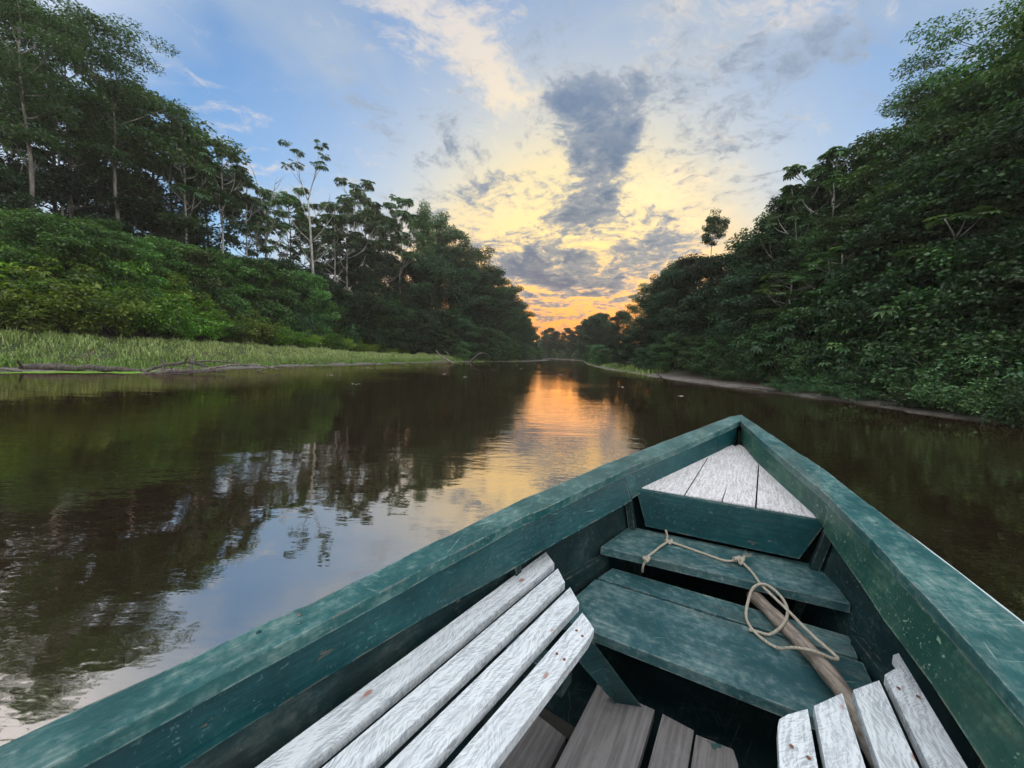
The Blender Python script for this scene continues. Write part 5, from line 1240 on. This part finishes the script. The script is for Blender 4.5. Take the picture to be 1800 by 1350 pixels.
OAR = empty('oar', tuple(pa[-1])); tag(OAR, 'round weathered wooden oar shaft lying across the boards under the right bench', 'oar')
def under(o, root): o.parent = root; o.matrix_parent_inverse = Matrix.Translation(root.location).inverted(); return o
under(link('shaft', ac.mesh('shaft', m, True)), OAR)
pa = pa[::-1]; d0 = unit(pa[0]-pa[1]); sd = unit(np.cross(d0, [0, 0, 1.0])); bl_ = Acc()
ring = [(0.0, .028, .02), (.08, .05, .012), (.2, .062, .008), (.34, .058, .007), (.42, .04, .006)]
V = []
for u, wd, th in ring:
    c = pa[0]+d0*u; V += [c+sd*wd, c+np.array([0, 0, th]), c-sd*wd, c-np.array([0, 0, th])]
F4 = [(4*a+b, 4*a+(b+1) % 4, 4*a+4+(b+1) % 4, 4*a+4+b) for a in range(4) for b in range(4)] + [(0, 1, 2, 3), (19, 18, 17, 16)]
bl_.add(np.array(V), F4=F4); under(link('blade', bl_.mesh('blade', m, True)), OAR)
m, q, out = material('rope_fibre'); co = q.node('ShaderNodeTexCoord').outputs['Object']; fb = q.noise(co, 160.0, 3.0, 0.6)
wv = q.node('ShaderNodeTexWave'); q.put(wv.inputs['Vector'], co); wv.inputs['Scale'].default_value = 55.0; wv.inputs['Distortion'].default_value = 2.0
principled(q, out, Base_Color=q.mix(fb, (0.24, 0.22, 0.17), (0.50, 0.47, 0.38)), Roughness=0.8, Normal=bump(q, q.add(wv.outputs['Fac'], fb), 0.002))
ROPE = empty('rope', tuple(bw((.06, -1.45, .485)))); tag(ROPE, 'thin tan rope knotted on the green cross board and looped over the oar', 'rope')
zt = 0.486
main = [(-.263,-1.35,zt+.03), (-.24,-1.41,zt+.012), (-.225,-1.455,zt+.008), (-.152,-1.452,zt), (-.068,-1.466,zt), (.01,-1.474,zt), (.062,-1.452,zt+.006), (.105,-1.505,zt+.002), (.133,-1.574,zt), (.151,-1.592,.478), (.214,-1.659,.462),
        (.275,-1.765,.462), (.322,-1.815,.455), (.334,-1.828,.450), (.322,-1.838,.450), (.272,-1.850,.459), (.225,-1.84,.440), (.185,-1.81,.400), (.129,-1.768,.396), (.098,-1.70,.398), (.100,-1.640,.43), (.115,-1.600,.472), (.15,-1.590,.493),
        (.196,-1.604,.478), (.219,-1.654,.458), (.206,-1.722,.440), (.17,-1.748,.400), (.13,-1.757,.397), (.106,-1.762,.396)]
def rope_tube(P, name, r=0.0052):
    ac = Acc(); tube(ac, smooth_path([bw(p) for p in P], 8), r, 8); under(link(name, ac.mesh(name, m, True)), ROPE)
rope_tube(main, 'line')
rope_tube([(-.225,-1.455,zt+.006), (-.245,-1.52,zt+.004), (-.262,-1.584,zt), (-.276,-1.655,zt+.001), (-.280,-1.672,zt-.012), (-.286,-1.678,.45), (-.29,-1.66,.42), (-.30,-1.62,.40)], 'tail')
def knot(c, r, seed, name='knot'):
    rs = np.random.RandomState(seed); t = np.linspace(0, 6.28*2, 40); P = [(c[0]+r*math.sin(2*a/2+.3)*(1+.3*math.cos(1.5*a)), c[1]+r*math.cos(a*1.5)*(.9+.2*math.sin(a)), c[2]+r*.55*math.sin(a*2.5)+r*.5) for a in t]
    ac = Acc(); tube(ac, np.array([bw(p) for p in P]), 0.0052, 7); under(link(name, ac.mesh(name, m, True)), ROPE)
knot((-.225, -1.455, zt), .012, 1); knot((.058, -1.455, zt+.003), .016, 2); knot((.066, -1.445, zt+.010), .011, 4); knot((-.278, -1.668, zt-.006), .011, 3)
ac = Acc(); rs = np.random.RandomState(9)
for i in range(16):
    P = bend(rs, bw((.07, -1.44, zt+.018)), np.array(BW.to_3x3() @ Vector((.6+rs.uniform(-.4, .4), .8+rs.uniform(-.4, .4), .35+rs.uniform(-.3, .4)))), rs.uniform(.025, .06), 4, -.3, .15); tube(ac, P, .0008, 3)
under(link('frayed_end', ac.mesh('frayed_end', m, True)), ROPE)

# ------------------------------------------------------------------ driftwood along the left shore, sticks on the right mud
def stick(name, label, cat, chains, mat, group=None):
    """one piece of wood: list of (points, r0, r1); the first chain is the main stem"""
    p0 = np.array(chains[0][0][0], float); root = empty(name, tuple(p0)); tag(root, label, cat, group)
    for i, (P, r0, r1) in enumerate(chains):
        Q = smooth_path(np.array(P, float)-p0, 5); rs_ = np.random.RandomState(i+len(P)); rad = np.linspace(r0, r1, len(Q))*(1+rs_.uniform(-.06, .06, len(Q)))
        Q[1:-1] += rs_.normal(size=(len(Q)-2, 3))*r1*0.25
        ac = Acc(); tube(ac, Q, rad, 8 if r0 > 0.05 else 6); link('log' if i == 0 else 'branch', ac.mesh('log' if i == 0 else 'branch', M[mat], True), root)
    return root
stick('fallen_log', 'long smooth fallen log lying at the left water edge behind floating weed', 'log', [([(-19.6, 14.75, .10), (-18.6, 15.0, .17), (-17.4, 15.4, .15), (-16.2, 16.1, .06)], .16, .09), ([(-19.55, 14.7, .1), (-19.2, 14.35, .34), (-19.05, 14.2, .42)], .05, .03)], 'deadwood')
stick('dead_branch', 'dark broken branch at the picture left edge in front of the log', 'branch', [([(-20.6, 13.6, .02), (-19.6, 13.75, .14), (-18.5, 13.9, .02)], .07, .03), ([(-19.9, 13.7, .1), (-19.4, 13.6, .3), (-19.1, 13.5, .42)], .03, .015)], 'deadwood')
stick('driftwood_snag', 'forked dark driftwood branch on top of the pile at left shore', 'driftwood', [([(-14.1, 16.2, .04), (-14.7, 16.9, .28), (-15.0, 17.3, .70), (-15.1, 17.5, .82)], .07, .035), ([(-14.9, 17.2, .45), (-14.4, 17.5, .50), (-13.6, 17.8, .45), (-13.0, 18.2, .28)], .05, .022), ([(-14.6, 16.8, .25), (-15.2, 16.6, .30), (-16.0, 16.5, .22)], .03, .012)], 'deadwood')
stick('driftwood_branch', 'long thin driftwood branch reaching left from the shore pile', 'driftwood', [([(-13.9, 16.0, .05), (-14.9, 16.3, .16), (-16.3, 16.6, .20)], .035, .012), ([(-14.9, 16.3, .16), (-15.5, 16.0, .05)], .02, .01)], 'driftwood')
stick('driftwood_branch', 'dark crossed driftwood stick dipping into the water before the pile', 'driftwood', [([(-12.9, 16.6, .12), (-13.7, 15.7, .06), (-14.7, 15.0, -.03)], .04, .02), ([(-14.15, 15.3, .0), (-14.2, 15.4, .42)], .025, .018), ([(-14.9, 15.8, -.05), (-14.95, 15.85, .50)], .03, .02)], 'deadwood')
stick('driftwood_branch', 'bleached driftwood limb lying on grass right of the pile', 'driftwood', [([(-14.3, 17.2, .12), (-13.5, 17.7, .34), (-12.7, 18.4, .36), (-11.9, 19.0, .10)], .055, .02)], 'driftwood')
stick('driftwood_branch', 'small spiky driftwood piece between pile and grass point', 'driftwood', [([(-12.9, 18.6, .02), (-12.4, 19.2, .24), (-11.7, 20.2, .30)], .04, .012), ([(-12.4, 19.2, .2), (-12.6, 19.4, .62)], .02, .008), ([(-12.2, 19.6, .24), (-12.8, 20.1, .48)], .018, .008)], 'driftwood')
stick('driftwood_branch', 'thin grey twig arching over the middle of the left shoreline', 'driftwood', [([(-13.6, 22.6, .02), (-12.9, 23.4, .30), (-11.9, 24.6, .36), (-11.3, 25.0, .02)], .025, .010), ([(-12.9, 23.4, .28), (-12.2, 23.2, .55)], .014, .006)], 'driftwood')
stick('water_branch', 'dark forked branch standing in shallow water midway along left shore', 'branch', [([(-11.2, 29.6, -.05), (-11.0, 29.8, .26), (-10.6, 30.0, .62)], .04, .014), ([(-11.0, 29.8, .2), (-11.8, 30.2, .40)], .022, .01), ([(-11.15, 29.7, .1), (-12.2, 29.6, .10)], .022, .01)], 'deadwood')
stick('bleached_snag', 'bleached forked snag leaning out of the water near grass point', 'driftwood', [([(-6.8, 42.6, -.05), (-7.6, 42.8, .42), (-8.4, 43.0, .85), (-9.0, 43.2, 1.5)], .13, .04), ([(-7.8, 42.85, .5), (-7.5, 43.0, 1.1), (-8.0, 43.0, 1.35)], .06, .025), ([(-7.2, 42.7, .2), (-8.6, 42.4, .22), (-9.4, 42.3, .05)], .07, .03)], 'driftwood')
stick('dark_snag', 'dark leaning stump standing in the water beyond the bleached snag', 'driftwood', [([(-5.5, 48.0, -.05), (-5.1, 48.0, .55), (-4.6, 48.0, 1.05), (-4.1, 48.1, 1.35)], .17, .10), ([(-4.6, 48.0, 1.05), (-3.9, 47.8, 1.30), (-3.3, 47.7, 1.22)], .08, .03)], 'deadwood')
stick('mud_stick', 'dark stick lying on the pale mud of the right bank', 'branch', [([(12.1, 16.6, .10), (11.7, 17.6, .12), (11.5, 18.8, .07)], .03, .015)], 'deadwood')
stick('mud_stick', 'short forked twig at water edge of the right mud bank', 'branch', [([(12.15, 13.0, .04), (12.3, 13.4, .14), (12.2, 13.9, .20)], .022, .01), ([(12.3, 13.4, .14), (12.6, 13.3, .30)], .014, .006)], 'deadwood')
stick('mud_stick', 'long dark branch stretched over the mud at far right bank', 'branch', [([(10.5, 26.0, .05), (10.9, 27.4, .12), (11.5, 29.4, .16), (12.2, 30.6, .3)], .06, .025)], 'deadwood')

stick('driftwood_branch', 'dark root with upturned prongs in the middle of the driftwood pile', 'driftwood', [([(-15.9, 15.9, .02), (-15.3, 16.2, .32), (-14.5, 16.6, .46), (-13.8, 16.7, .30)], .075, .04), ([(-15.3, 16.2, .3), (-15.5, 16.3, .75)], .035, .012), ([(-14.7, 16.5, .42), (-14.3, 16.4, .80)], .03, .010)], 'deadwood')
stick('driftwood_branch', 'thick half sunk dark log end in front of the driftwood pile', 'driftwood', [([(-15.2, 15.1, -.03), (-14.2, 15.6, .10), (-13.1, 16.3, .16)], .09, .05)], 'deadwood')

# ------------------------------------------------------------------ evening haze over the river
V = [(x, y, z) for z in (-2.6, 36.0) for x, y in ((-210, -70), (210, -70), (210, 268), (-210, 268))]
me = np_mesh('haze', V, F4=[(3, 2, 1, 0), (4, 5, 6, 7), (0, 1, 5, 4), (1, 2, 6, 5), (2, 3, 7, 6), (3, 0, 4, 7)])
m = bpy.data.materials.new('haze'); m.use_nodes = True; t = m.node_tree; t.nodes.clear(); o_ = t.nodes.new('ShaderNodeOutputMaterial'); v_ = t.nodes.new('ShaderNodeVolumePrincipled')
v_.inputs['Density'].default_value = 0.0006; v_.inputs['Color'].default_value = (1.0, 0.93, 0.80, 1); v_.inputs['Anisotropy'].default_value = 0.2
t.links.new(v_.outputs[0], o_.inputs['Volume']); me.materials.append(m); hz = tag(link('haze', me), 'thin evening haze over the river', 'haze', kind='stuff')
